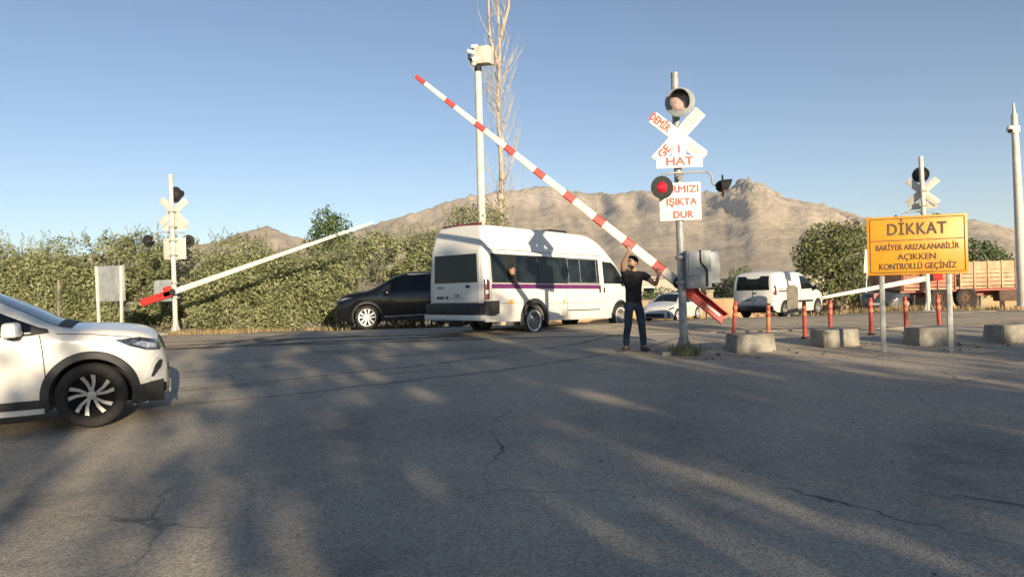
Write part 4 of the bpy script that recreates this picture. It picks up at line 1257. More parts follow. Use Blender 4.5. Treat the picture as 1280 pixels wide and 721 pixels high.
def barrier(label, loc, rz, elev, arm_len=6.05, tail=1.0, words='striped', lean=(0, 0), box_side=1, name='barrier', pivot_z=2.0, box=True, cab_z=None):
    cab_z = cab_z or pivot_z+.05
    """barrier: gear cabinet on the post, arm turning about a pivot behind it, counterweight channel at the tail"""
    root = thing(name, label, 'barrier', loc, rz, 'level crossing barriers')
    if box:
        mb = MB()
        bx = .26*box_side
        mb.box((bx, -.08, cab_z), (.42, .34, .66), None, 0, 1, .012)
        cab = mb.build('gear_cabinet', M_GREYBOX, root)
        mb = MB(); mb.box((bx-.05*box_side, -.262, cab_z), (.27, .02, .60), None, 0, 1, .006)
        T = Matrix.Translation((bx-.08*box_side, -.275, cab_z-.14)) @ Matrix.Rotation(R(90), 4, 'X')
        mb.lathe([(0, .0), (.05, .0), (.055, .012), (.04, .018), (.035, .008), (0, .008)], T, 18)
        mb.build('cabinet_door', M_GREYBOX, cab)
        mb = MB(); mb.path([(bx+.02*box_side, -.272, cab_z+.33), (bx+.02*box_side, -.285, cab_z+.12), (bx+.13*box_side, -.285, cab_z-.02), (bx+.13*box_side, -.28, cab_z-.30)], .014, 8); mb.build('cable', M_BLACK, cab)
        mb = MB(); mb.box((bx+.28*box_side, -.02, cab_z+.03), (.30, .03, .56), None, 0, 1, .01); mb.build('side_panel', M_GREYBOX, cab)
        mb = MB(); mb.box((.02, -.02, cab_z-.22), (.2, .22, .06), None, 0, 1, .01); mb.build('clamp', M_GALV, root); mb = MB(); mb.box((.02, -.02, cab_z+.22), (.2, .22, .06), None, 0, 1, .01); mb.build('clamp', M_GALV, root)
    mb = MB(); T = Matrix.Translation((0, .10, pivot_z)) @ Matrix.Rotation(R(90), 4, 'X')
    mb.lathe([(0, -.12), (.10, -.12), (.11, -.02), (.09, .05), (0, .05)], T, 20); mb.build('pivot_hub', M_BLACK, root)
    ya = .19
    # arm along local -x, raised by elev; bands are welded-on sleeves of the same arm
    E = Matrix.Translation((0, ya, pivot_z)) @ Matrix.Rotation(elev, 4, 'Y')
    def sec(x):
        t = min(1, max(0, x/arm_len)); return .088-.05*t, .030-.012*t
    mb = MB()
    cuts = [0.0]
    bands = []
    if words == 'striped':
        x = arm_len
        x0 = arm_len
        k = 0
        while x0 > .3:
            b1 = x0 - (.0 if k == 0 else .47); b0 = b1-.21
            if b0 < .1: break
            bands.append((b0, b1)); x0 = b0; k += 1
    xs_ = sorted(set([0.0, arm_len] + [round(v, 4) for b in bands for v in b]))
    for a, b in zip(xs_[:-1], xs_[1:]):
        red = any(abs(a-q[0]) < 1e-3 for q in bands)
        ha, ta = sec(a); hb, tb = sec(b)
        vs = []
        for x, h, t_ in ((a, ha, ta), (b, hb, tb)):
            for (sy, sz) in ((-1, -.75), (-.55, -1), (.55, -1), (1, -.75), (1, .75), (.55, 1), (-.55, 1), (-1, .75)):
                vs.append((-x, sy*t_, sz*h))
        fs = [(i, (i+1) % 8, 8+(i+1) % 8, 8+i) for i in range(8)]
        fs += [tuple(range(7, -1, -1)), tuple(range(8, 16))]
        mb.add(vs, fs, 1 if red else 0, E)
    arm = mb.build('barrier_arm', [M_BARW, M_BARR], root, smooth=25)
    mb = MB()
    # tail: open channel with side flanges and end slot
    mb.box((tail/2+.05, 0, 0), (tail, .02, .20), None, 0); mb.box((tail/2+.05, -.07, .10), (tail, .14, .018), None, 0); mb.box((tail/2+.05, -.07, -.10), (tail, .14, .018), None, 0)
    mb.box((tail*.18, -.05, 0), (.28, .12, .17), None, 0, 1, .02)
    if words != 'striped': mb.box((.14, -.02, .14), (.24, .10, .16), None, 0, 1, .02)
    o2 = MB(); o2.add(mb.v, mb.f, 0, E)
    cwt = o2.build('counterweight', M_BARR, root)
    if words == 'striped':
        mb = MB(); mb.box((tail*.80, -.02, -.005), (tail*.32, .025, .045), None, 0, 1, .01); o3 = MB(); o3.add(mb.v, mb.f, 0, E); o3.build('slot_bar', M_BARW, cwt)
    return root

# nearest signal, beside the man
PX, PY = 3.01, 12.3
crossing_signal('nearest crossing signal, facing us with red words, hooded lamp and warning plate', (PX, PY, gz(PY)), R(-3), (0, R(-.35)))
barrier('red and white striped barrier held up by the man in black', (2.99, PY, gz(PY)), 0.0, math.atan2(4.47, 5.36), 6.0, .98, 'striped', pivot_z=1.24, cab_z=1.47)
# far left signal, seen from behind
crossing_signal('left crossing signal seen from behind in front of the hedge', (-10.42, 21.5, gz(21.5)), R(176), (0, R(.3)), False, 4.95)
barrier('plain pale barrier raised low over the hedge, red tail at the left', (-10.38, 21.5, gz(21.5)), R(180), R(17.5), 6.5, 1.0, 'plain', pivot_z=1.32)
# far right signal
crossing_signal('right crossing signal seen from behind above the yellow sign', (13.15, 22.0, gz(22)+.05), R(150), (0, R(1.2)), False, 4.9)
barrier('nearly closed pale barrier reaching out from behind the yellow sign', (13.35, 22.0, gz(22)), R(36), R(-4), 6.2, 1.0, 'plain', pivot_z=1.10, box=False)

# concrete footings
def footing(label, x, y, sx, sy, h, seed, name='footing', rz=0.0, grp=None):
    bm = bmesh.new(); bmesh.ops.create_cube(bm, size=1)
    for v in bm.verts:
        k = .9 if v.co.z > 0 else 1
        v.co = Vector((v.co.x*sx*k, v.co.y*sy*k, v.co.z*h))
    bmesh.ops.subdivide_edges(bm, edges=list(bm.edges), cuts=3, use_grid_fill=True)
    g = random.Random(seed)
    for v in bm.verts: v.co += Vector((g.uniform(-1, 1), g.uniform(-1, 1), g.uniform(-1, 1)))*.014
    mb = MB(); bm.verts.index_update(); mb.add([v.co for v in bm.verts], [[v.index for v in f.verts] for f in bm.faces]); bm.free()
    o = mb.build(name, M_CONC, None, smooth=50)
    o.location = (x, y, gz(y)+h/2-.02); o.rotation_euler = (0, 0, rz)
    tag(o, label, 'concrete footing', grp); return o
footing('broken concrete footing round the base of the nearest signal', PX, PY+.02, .95, .7, .09, 3)
footing('pale concrete footing under the left signal by the hedge', -10.42, 21.5, 1.3, .9, .12, 5)

# yellow warning sign on two posts
def yellow_sign():
    root = thing('warning_sign', 'big yellow warning sign on two grey posts beside the concrete blocks', 'sign', (6.70, 11.5, gz(11.5)), R(-17))
    for x in (-.52, .47):
        mb = MB(); mb.box((x, .05, .93), (.075, .045, 1.92), None, 0, 1, .006); mb.build('post', M_GALV, root)
    mb = MB(); mb.box((0, 0, 1.78), (1.48, .025, .97), None, 0, 1, .008); pn = mb.build('panel', M_YEL, root)
    mb = MB()
    w, h, t = .695, .445, .010
    for zz in (-h, h): mb.box((0, -.0150, 1.78+zz), (2*w, .004, .014))
    for xx in (-w, w): mb.box((xx, -.0150, 1.78), (.014, .004, 2*h-.014))
    mb.box((0, -.0150, 1.865), (2*w-.014, .004, .014)); mb.build('border', M_INK, pn)
    text_mesh('lettering', 'DİKKAT', .27, M_INK, pn, facing(0, -.0155, 2.04), .006, .003, fit=.86, tracking=1.1)
    text_mesh('lettering', 'BARİYER ARIZALANABİLİR', .13, M_INK, pn, facing(.0, -.0155, 1.745), .0025, .003, fit=1.22)
    text_mesh('lettering', 'AÇIKKEN', .14, M_INK, pn, facing(0, -.0155, 1.585), .003, .003, fit=.56)
    text_mesh('lettering', 'KONTROLLÜ GEÇİNİZ', .14, M_INK, pn, facing(0, -.0155, 1.43), .003, .003, fit=1.13)
yellow_sign()

# bare back of a sign at the left, and a weathered post
root = thing('sign', 'grey back of a roadside sign on two pale posts by the hedge', 'sign', (-10.38, 18.0, gz(18.0)), R(170))
for x, ln in ((-.34, R(-2)), (.34, R(2))):
    mb = MB(); mb.box((x, -.04, .95), (.06, .06, 1.95), (0, ln*0.6, 0), 0, 1, .008); mb.build('post', M_POLEW, root)
mb = MB(); mb.box((0, 0, 1.48), (.86, .02, .92), None, 0, 1, .01); mb.build('panel', M_GREYBOX, root)
# the posts stand in front of the panel as seen from the road
root.rotation_euler = (0, 0, R(-10))
mb = MB(); mb.tube((0, 0, 0), (.04, 0, 1.62), .045, .04, 10); o = mb.build('post', mat('weathered_wood', (0.24, 0.21, 0.17), 0.9, var=0.3, scale=6, bump=0.3))
o.location = (-11.95, 18.3, gz(18.3)); tag(o, 'weathered wooden post standing alone left of the grey sign', 'post')

# concrete blocks
blk = None
for (x, y, rz, label) in ((4.18, 12.3, R(12), 'concrete block nearest the signal post, two posts behind it'), (5.85, 12.7, R(14), 'concrete block left of the yellow sign'),
                          (7.5, 12.55, R(8), 'concrete block behind the posts of the yellow sign'), (8.98, 12.6, R(14), 'concrete block at the right edge, right of the yellow sign')):
    mb = MB(); mb.box((0, 0, .17), (.76, .44, .34), None, 0, .93, .025)
    bm = bmesh.new()
    o = mb.build('concrete_block', M_CONC, None, smooth=40)
    me = o.data
    bm.from_mesh(me); bmesh.ops.subdivide_edges(bm, edges=list(bm.edges), cuts=2, use_grid_fill=True)
    g = random.Random(int(x*100))
    for v in bm.verts: v.co += Vector((g.uniform(-1, 1), g.uniform(-1, 1), g.uniform(-1, 1)))*.008
    bm.to_mesh(me); bm.free()
    o.location = (x, y, gz(y)-.02); o.rotation_euler = (R(1.5), R(-1), rz)
    tag(o, label, 'concrete block', 'concrete blocks along the road edge')

# red delineator posts
M_DEL = mat('post_red', (0.42, 0.055, 0.035), 0.65, var=0.25, scale=6, col2=(0.28, 0.05, 0.035))
M_DELO = mat('post_orange', (0.66, 0.22, 0.10), 0.55, var=0.2, scale=6)
def delineator(x, y, h, label, lean, m):
    root = thing('delineator_post', label, 'post', (x, y, gz(y)), rot=Euler(lean), group='red flexible posts along the road edge')
    mb = MB(); mb.lathe([(.0, 0), (.08, 0), (.08, .02), (.05, .04), (0, .04)], None, 16); mb.build('base', M_BLACK, root)
    mb = MB(); mb.lathe([(.041, .04), (.038, h-.04), (.033, h), (0, h+.005)], None, 14); mb.build('post_tube', m, root)
    for z in (h*.62, h*.80):
        mb = MB(); mb.lathe([(.0425, z), (.0425, z+.07)], None, 14); mb.build('reflective_band', M_DELO if m is M_DEL else M_DEL, root)
delineator(4.42, 14.0, .78, 'leaning red post behind the block nearest the signal', (0, R(5), 0), M_DEL)
delineator(5.13, 14.0, .72, 'orange-red post at the right end of the nearest block', (0, R(1), 0), M_DELO)
delineator(5.82, 13.9, .76, 'red post standing free in the gap between two concrete blocks', (0, 0, 0), M_DEL)
delineator(6.56, 14.4, .72, 'dark red post behind the second concrete block', (0, R(1), 0), M_DEL)
delineator(7.30, 14.2, .76, 'red post just left of the left leg of the yellow sign', (0, 0, 0), M_DEL)
delineator(8.02, 14.2, .76, 'red post below the middle of the yellow sign', (0, R(-1), 0), M_DEL)
delineator(8.76, 14.3, .78, 'red post beside the right leg of the yellow sign', (0, R(-2), 0), M_DEL)

# round-topped grey marker beside the small van
root = thing('marker_post', 'grey round-topped marker board standing beside the small van', 'marker post', (10.22, 25.4, gz(25.4)), R(-8))
mb = MB(); mb.prism([(-.19, .12)] + [(.19*math.cos(R(a)), .96+.19*math.sin(R(a))) for a in range(0, 181, 15)][::1] + [(-.19, .12)][:0] + [], .05, Matrix.Rotation(R(90), 4, 'X')) if False else None
mb = MB(); mb.prism([(.19, .08)] + [(.19*math.cos(R(a)), .98+.19*math.sin(R(a))) for a in range(0, 181, 15)] + [(-.19, .08)], .07, Matrix.Translation((0, .035, 0)) @ Matrix.Rotation(R(90), 4, 'X')); mb.build('board', mat('weathered_grey', (0.22, 0.20, 0.16), 0.85, var=0.25, scale=4, bump=0.2), root)
mb = MB(); mb.box((-.32, 0, .95), (.30, .05, .05)); mb.box((0, 0, .05), (.16, .16, .14), None, 0, 1, .02); mb.build('bracket', M_BLACK, root)

# embedded rails across the road
M_RAIL = mat('rail_steel', (0.16, 0.13, 0.11), 0.45, 0.7, var=0.3, scale=3)
for k, (y, lb) in enumerate(((15.45, 'steel rail sunk in the asphalt, the nearer of two'), (16.9, 'steel rail sunk in the asphalt, farther one under the minibus'))):
    mb = MB()
    mb.box((0, 0, .008), (60, .07, .016)); o = MB(); o.add(mb.v, mb.f, 0)
    mb2 = MB(); mb2.box((0, .075, .006), (60, .06, .012)); o.add(mb2.v, mb2.f, 1)
    ob = o.build('rail', [M_RAIL, M_TAR], None, smooth=0)
    ob.location = (2, y, gz(y)+.004); tag(ob, lb, 'rail', 'rails of the single track')

# tall poles with cameras
def camera_pole_left():
    root = thing('camera_pole', 'tall pale pole with a boxy camera housing behind the minibus', 'pole', (-1.05, 25.6, gz(25.6)-.02), rot=Euler((0, R(.2), 0)))
    mb = MB(); mb.tube((0, 0, 0), (0, 0, 9.35), .16, .125, 18); mb.build('pole', M_POLEW, root)
    mb = MB(); mb.lathe([(0.0, 9.35), (.13, 9.35), (.13, 9.55), (0, 9.55)], None, 14); mb.build('pole_cap', M_BLACK, root)
    mb = MB(); mb.box((.22, -.05, 9.92), (.62, .50, .62), (R(4), R(3), R(-24)), 0, .93, .02); mb.build('camera_housing', M_POLEW, root)
    mb = MB(); mb.tube((-.12, -.2, 9.98), (-.38, -.34, 10.02), .07, .07, 12); mb.tube((-.05, -.28, 9.72), (-.22, -.42, 9.66), .10, .09, 12); mb.ball((-.16, -.24, 9.62), .13); mb.box((-.1, -.1, 10.24), (.25, .2, .12), None, 0, 1, .02); mb.build('camera', M_SIGNW, root)
    mb = MB(); mb.tube((-.22, -.42, 9.66), (-.25, -.445, 9.65), .065, .065, 12); mb.box((-.3, -.15, 9.86), (.12, .12, .16)); mb.build('camera_lens', M_BLACK, root)
camera_pole_left()
def camera_pole_right():
    root = thing('camera_pole', 'tall tapered white pole at the right edge with a small camera', 'pole', (18.35, 25.0, gz(25.0)+.14), rot=Euler((0, R(-1.2), 0)))
    mb = MB(); mb.tube((0, 0, 0), (0, 0, 6.9), .19, .10, 18); mb.tube((0, 0, 6.9), (0, 0, 7.3), .06, .03, 10); mb.build('pole', M_POLEW, root)
    mb = MB(); mb.lathe([(0, 0), (.30, 0), (.30, .03), (.2, .04), (.2, .25), (0, .25)], None, 16); mb.build('pole_foot', M_POLEW, root)
    mb = MB(); mb.tube((0, 0, 6.35), (-.22, -.12, 6.40), .035); mb.ball((-.26, -.14, 6.34), (.13, .13, .14)); mb.box((-.02, 0, 6.35), (.26, .26, .24), None, 0, 1, .03); mb.build('camera', M_SIGNW, root)
    mb = MB(); mb.ball((-.29, -.19, 6.29), .085); mb.build('camera_lens', M_BLACK, root)
camera_pole_right()

# beige garden wall with piers, far side
M_WALL = mat('beige_wall', (0.50, 0.34, 0.19), 0.9, var=0.12, scale=0.8, bump=0.15, bscale=20)
M_PIER = mat('pier_stone', (0.44, 0.36, 0.25), 0.9, var=0.15, scale=3, bump=0.2)
root = thing('garden_wall', 'long low beige wall with square piers beyond the far road', 'wall', (4.0, 47.0, gz(47)), R(-11))
mb = MB(); mb.box((14, 0, .58), (32, .22, 1.36)); mb.build('wall_panel', M_WALL, root)
mb = MB(); mb.box((14, 0, 1.285), (32.1, .30, .06)); mb.build('coping', M_PIER, root)
for i, x in enumerate((3.6, 9.0, 17.0, 19.2, 25.0)):
    mb = MB(); mb.box((x, -.02, .8), (.42, .42, 1.9)); mb.box((x, -.02, 1.82), (.62, .62, .12), None, 0, .8, .02); mb.build('pier', M_PIER, root)
# low houses behind it
M_HOUSE = mat('house_plaster', (0.48, 0.42, 0.35), 0.9, var=0.1, scale=0.6)
M_ROOFT = mat('roof_tin', (0.40, 0.33, 0.28), 0.7, var=0.15, scale=1)
for (x, y, w, d, h, lb) in ((24, 62, 9, 7, 2.6, 'low pale house with a flat roof behind the beige wall'), (14.5, 66, 6, 6, 3.0, 'small pale shed behind the bushes by the signal post')):
    root = thing('house', lb, 'house', (x, y, gz(y)), R(-8))
    mb = MB(); mb.box((0, 0, h/2), (w, d, h)); mb.build('wall', M_HOUSE, root)
    mb = MB(); mb.box((0, 0, h+.1), (w+.5, d+.5, .2), None, 0, 1, .02); mb.build('roof', M_ROOFT, root)
    for wx in (-w*.28, w*.22):
        mb = MB(); mb.box((wx, -d/2-.02, h*.58), (1.1, .06, 1.0)); f = mb.build('window', M_SIGNW, root)
        mb = MB(); mb.box((wx, -d/2-.055, h*.58), (.95, .02, .85)); mb.build('pane', M_GLASS, f)

# pale utility poles seen against the bushes
for (x, y, h, lb, lean) in ((15.15, 30.0, 1.7, 'slim leaning sign board post beside the yellow sign', R(5)),):
    root = thing('small_sign', lb, 'sign', (x, y, gz(y)), rot=Euler((0, lean, 0)))
    mb = MB(); mb.tube((0, 0, 0), (0, 0, 2.1), .035); mb.build('post', M_POLEW, root)
    mb = MB(); mb.box((0, -.05, 2.35), (.34, .03, 1.0), None, 0, 1, .01); mb.build('panel', M_SIGNW, root)
# ------------------------------------------------------------------ people
M_SKIN = mat('skin', (0.36, 0.20, 0.13), 0.55, var=0.1, scale=14)
M_SHIRT = mat('black_tshirt', (0.014, 0.015, 0.020), 0.9, var=0.3, scale=9, bump=0.25, bscale=14)
M_JEANS = mat('dark_jeans', (0.040, 0.055, 0.080), 0.9, var=0.35, scale=6, bump=0.3, bscale=16, col2=(0.022, 0.03, 0.045))
M_HAIR = mat('dark_hair', (0.012, 0.010, 0.009), 0.8, var=0.3, scale=40, bump=0.5, bscale=120)
M_SHOE = mat('brown_shoe', (0.075, 0.055, 0.042), 0.8, var=0.3, scale=14)
M_SOLE = mat('shoe_sole', (0.22, 0.20, 0.17), 0.8, var=0.2, scale=14)
M_EYE = mat('eye', (0.03, 0.025, 0.02), 0.3, var=0.1)

def skin_mesh(name, nodes, edges, root_node, m, parent, levels=2):
    names = list(nodes)
    ix = {k: i for i, k in enumerate(names)}
    me = bpy.data.meshes.new(name+'_skeleton')
    me.from_pydata([nodes[k][0] for k in names], [(ix[a], ix[b]) for a, b in edges], [])
    ob = bpy.data.objects.new(name, me); COL.objects.link(ob)
    md = ob.modifiers.new('skin', 'SKIN'); md.use_smooth_shade = True; md.branch_smoothing = 0.4
    sd = ob.modifiers.new('sub', 'SUBSURF'); sd.levels = levels; sd.render_levels = levels
    for k in names:
        r_ = nodes[k][1]
        sv = me.skin_vertices[0].data[ix[k]]
        sv.radius = r_ if hasattr(r_, '__len__') else (r_, r_)
        sv.use_root = (k == root_node)
    bpy.context.view_layer.update()
    dg = bpy.context.evaluated_depsgraph_get()
    out = bpy.data.meshes.new_from_object(ob.evaluated_get(dg))
    bpy.data.objects.remove(ob); bpy.data.meshes.remove(me)
    out.materials.clear(); out.materials.append(m)
    out.polygons.foreach_set('use_smooth', [True]*len(out.polygons))
    if parent is None and name is None: return out
    o = bpy.data.objects.new(name, out); COL.objects.link(o)
    if parent is not None: o.parent = parent
    return o

def join_into(o, mb, m=None):
    """adds the shapes of mb to the mesh of o"""
    bm = bmesh.new(); bm.from_mesh(o.data)
    vs = [bm.verts.new(v) for v in mb.v]
    mi = 0
    if m is not None:
        o.data.materials.append(m); mi = len(o.data.materials)-1
    for f in mb.f:
        try:
            q = bm.faces.new([vs[i] for i in f]); q.smooth = True; q.material_index = mi
        except ValueError: pass
    bm.to_mesh(o.data); bm.free()

def head_shape(T, mb_face, mb_eye, mb_hair, beard=None):
    """T: head frame, x = right of the face, -y = nose, z = up, origin at the centre of the skull"""
    S_ = T
    mb_face.ball((0, .005, .012), (.076, .094, .105), S_, 0, 20, 14)
    mb_face.ball((0, -.018, -.058), (.058, .068, .062), S_, 0, 16, 10)         # jaw
    mb_face.ball((0, -.070, -.098), (.026, .022, .020), S_, 0, 10, 8)          # chin
    mb_face.add([(0, -.088, .022), (-.010, -.090, -.022), (.010, -.090, -.022), (0, -.118, -.020), (0, -.086, -.034), (-.018, -.084, -.028), (.018, -.084, -.028)],
                [(0, 1, 3), (0, 3, 2), (1, 5, 4, 3), (3, 4, 6, 2)], 0, S_)
    mb_face.ball((0, -.084, -.060), (.026, .012, .007), S_, 0, 10, 6)          # lips
    for sd in (-1, 1):
        mb_face.ball((sd*.078, .012, -.005), (.012, .022, .033), S_, 0, 8, 8)  # ears
        mb_eye.ball((sd*.031, -.084, .016), (.014, .008, .008), S_, 0, 8, 6)
        mb_eye.ball((sd*.032, -.088, .036), (.020, .007, .005), S_, 0, 8, 6)   # brows
    mb_hair.ball((0, .022, .040), (.085, .098, .098), S_, 0, 18, 12)
    mb_hair.ball((0, -.040, .098), (.062, .052, .035), S_, 0, 12, 8)

def hand(nodes, edges, pre, wrist, palm_dir, finger_dir, side_dir, curl, size=1.0):
    """adds palm + four fingers + thumb as chains rooted in the palm"""
    w = Vector(wrist); f = Vector(finger_dir).normalized(); p = Vector(palm_dir).normalized(); s_ = Vector(side_dir).normalized()
    pc = w+f*.05*size
    nodes[pre+'palm'] = (tuple(pc), (.034*size, .020*size)); edges.append((pre+'wrist', pre+'palm'))
    lens = (.070, .080, .074, .058)
    for k in range(4):
        b = w+f*.088*size+s_*(.030-.020*k)*size
        nodes[f'{pre}f{k}a'] = (tuple(b), .0105*size); edges.append((pre+'palm', f'{pre}f{k}a'))
        d = (f*math.cos(curl)+p*math.sin(curl)); e = b+d*lens[k]*.55*size
        d2 = (f*math.cos(curl*2.1)+p*math.sin(curl*2.1)); g = e+d2*lens[k]*.5*size
        nodes[f'{pre}f{k}b'] = (tuple(e), .0095*size); nodes[f'{pre}f{k}c'] = (tuple(g), .0075*size)
        edges += [(f'{pre}f{k}a', f'{pre}f{k}b'), (f'{pre}f{k}b', f'{pre}f{k}c')]
    t0 = w+f*.035*size+s_*.034*size+p*.008*size; t1 = t0+(s_*.6+f*.6+p*.5).normalized()*.036*size; t2 = t1+(f*.7+p*.8).normalized()*.03*size
    nodes[pre+'t0'] = (tuple(t0), .013*size); nodes[pre+'t1'] = (tuple(t1), .011*size); nodes[pre+'t2'] = (tuple(t2), .008*size)
    edges += [(pre+'palm', pre+'t0'), (pre+'t0', pre+'t1'), (pre+'t1', pre+'t2')]

def man():
    root = thing('person', 'man in a black t-shirt and dark jeans holding the striped barrier up', 'person', (2.22, 12.72, gz(12.72)), 0.0)
    N = {}; E = []
    N['pelvis'] = ((0, .02, .95), (.110, .08)); N['waist'] = ((0, .015, 1.10), (.125, .09)); N['chest'] = ((.0, .01, 1.28), (.125, .085)); N['upper'] = ((.005, .0, 1.39), (.085, .065))
    N['neck'] = ((.01, -.01, 1.49), .052); N['skull'] = ((.0, -.02, 1.58), .055)
    E += [('pelvis', 'waist'), ('waist', 'chest'), ('chest', 'upper'), ('upper', 'neck'), ('neck', 'skull')]
    # his right arm (left in view): straight up to the bar
    N['rs'] = ((-.165, -.02, 1.42), .060); N['re'] = ((-.215, -.17, 1.60), .042); N['rwrist'] = ((-.115, -.285, 1.80), .028)
    E += [('upper', 'rs'), ('rs', 're'), ('re', 'rwrist')]
    hand(N, E, 'r', N['rwrist'][0], (0, .9, .3), (.08, -.05, 1), (1, 0, -.05), .75)
    # his left arm: out and up, hand under the bar by the cabinet
    N['ls'] = ((.180, -.01, 1.40), .060); N['le'] = ((.385, -.12, 1.20), .042); N['lwrist'] = ((.405, -.285, 1.375), .028)
    E += [('upper', 'ls'), ('ls', 'le'), ('le', 'lwrist')]
    hand(N, E, 'l', N['lwrist'][0], (0, .9, .4), (.05, 0, 1), (-1, 0, 0), .75)
    for sd, k, fx, fy, yaw in ((-1, 'a', -.165, .02, -.35), (1, 'b', .150, -.10, .35)):
        N['hip'+k] = ((sd*.085, .02, .88), .070); N['knee'+k] = ((sd*.115, .0+fy*.4-.02, .50), .058); N['ankle'+k] = ((fx*.95, fy+.03, .10), .040); N['toe'+k] = ((fx+sd*.03, fy-.10, .045), .035)
        E += [('pelvis', 'hip'+k), ('hip'+k, 'knee'+k), ('knee'+k, 'ankle'+k), ('ankle'+k, 'toe'+k)]
    body = skin_mesh('body', N, E, 'pelvis', M_SKIN, root)
    T = Matrix.Translation((-.012, -.035, 1.615)) @ Matrix.Rotation(R(-52), 4, 'Z') @ Matrix.Rotation(R(-10), 4, 'X')
    f = MB(); ey = MB(); hr = MB(); head_shape(T, f, ey, hr)
    join_into(body, f); join_into(body, ey, M_EYE)
    hr.build('hair', M_HAIR, root)
    bd = MB(); bd.ball((0, -.03, -.072), (.060, .066, .052), T, 0, 14, 8); bd.build('beard', M_HAIR, root)
    # t-shirt
    N2 = {'hem': ((0, .02, .86), (.165, .125)), 'low': ((0, .02, .95), (.165, .125)), 'waist': ((0, .015, 1.10), (.160, .120)), 'chest': ((0, .01, 1.27), (.180, .128)), 'upper': ((.005, 0, 1.39), (.150, .105)), 'collar': ((.01, -.005, 1.475), (.080, .078)),
          'rs': ((-.165, -.02, 1.42), .088), 'rm': ((-.20, -.105, 1.525), .068), 'ls': ((.180, -.01, 1.395), .088), 'lm': ((.295, -.07, 1.305), .068)}
    skin_mesh('t_shirt', N2, [('hem', 'low'), ('low', 'waist'), ('waist', 'chest'), ('chest', 'upper'), ('upper', 'collar'), ('upper', 'rs'), ('rs', 'rm'), ('upper', 'ls'), ('ls', 'lm')], 'chest', M_SHIRT, root)
    N3 = {'belt': ((0, .02, 1.0), (.150, .11)), 'seat': ((0, .025, .91), (.150, .118))}
    E3 = [('belt', 'seat')]
    for sd, k, fx, fy in ((-1, 'a', -.165, .02), (1, 'b', .150, -.10)):
        N3['hip'+k] = ((sd*.092, .02, .83), .104); N3['mid'+k] = ((sd*.108, .0+fy*.2, .66), .088); N3['knee'+k] = ((sd*.118, fy*.4-.02, .49), .074); N3['calf'+k] = ((fx*.9, fy*.75+.01, .30), .068); N3['hem'+k] = ((fx*.95, fy+.02, .085), .062)
        E3 += [('seat', 'hip'+k), ('hip'+k, 'mid'+k), ('mid'+k, 'knee'+k), ('knee'+k, 'calf'+k), ('calf'+k, 'hem'+k)]
    skin_mesh('trousers', N3, E3, 'seat', M_JEANS, root)
    for sd, fx, fy, yaw in ((-1, -.165, .02, R(-28)), (1, .150, -.10, R(20))):
        T = Matrix.Translation((fx, fy, 0)) @ Matrix.Rotation(yaw, 4, 'Z')
        mb = MB()
        sec_ = [(.095, .035, .10), (.05, .044, .105), (-.02, .048, .095), (-.09, .050, .07), (-.15, .045, .055), (-.185, .025, .04)]
        vs = []; fs = []
        for y, w, h in sec_:
            for i in range(10):
                a = 2*math.pi*i/10
                vs.append((w*math.cos(a), y, max(.016, .016+h/2+h/2*math.sin(a)*1.0)))
        for i in range(len(sec_)-1):
            for j in range(10): fs.append((i*10+j, i*10+(j+1) % 10, (i+1)*10+(j+1) % 10, (i+1)*10+j))
        fs += [tuple(range(9, -1, -1)), tuple(range((len(sec_)-1)*10, len(sec_)*10))]
        mb.add(vs, fs, 0, T)
        mb.box((0, -.042, .011), (.092, .275, .022), None, 1, 1, .008)
        o2 = MB(); o2.v = mb.v[:len(vs)]; o2.f = mb.f[:len(fs)]; o2.m = mb.m[:len(fs)]
        bx = MB(); bx.box((0, -.042, .011), (.092, .275, .022), None, 1, 1, .008); o2.add(bx.v, bx.f, 1, T)
        o2.build('shoe', [M_SHOE, M_SOLE], root)
man()

# passenger looking out of the open pane of the minibus
def passenger():
    M_ = minibus_root.matrix_basis
    B = minibus_body
    p = Vector((.90, -B.half(.9, 1.5)+.02, 1.52))
    bpy.context.view_layer.update()
    w = minibus_root.matrix_world @ p
    root = thing('person', 'passenger leaning out of the open rear window of the minibus', 'person', w, math.radians(47.3))
    N = {'chest': ((.0, .22, -.30), (.13, .09)), 'upper': ((0, .16, -.16), (.12, .085)), 'neck': ((0, .08, -.07), .045), 'skull': ((0, .03, .0), .05), 's': ((.12, .12, -.20), .055), 'e': ((.16, -.06, -.28), .042), 'wrist': ((.06, -.09, -.22), .03)}
    E = [('chest', 'upper'), ('upper', 'neck'), ('neck', 'skull'), ('upper', 's'), ('s', 'e'), ('e', 'wrist')]
    hand(N, E, '', N['wrist'][0], (0, .5, -1), (-1, 0, .3), (0, -1, 0), .4)
    b = skin_mesh('body', N, E, 'upper', M_SKIN, root)
    T = Matrix.Translation((0, -.01, .04)) @ Matrix.Rotation(R(40), 4, 'Z')
    f = MB(); ey = MB(); hr = MB(); head_shape(T, f, ey, hr)
    join_into(b, f); join_into(b, ey, M_EYE); hr.build('hair', M_HAIR, root)
    N2 = {'chest': ((.0, .23, -.33), (.15, .105)), 'upper': ((0, .17, -.16), (.135, .1)), 's': ((.12, .12, -.20), .068), 'm': ((.145, .02, -.25), .058)}
    skin_mesh('t_shirt', N2, [('chest', 'upper'), ('upper', 's'), ('s', 'm')], 'upper', M_SHIRT, root)
passenger()

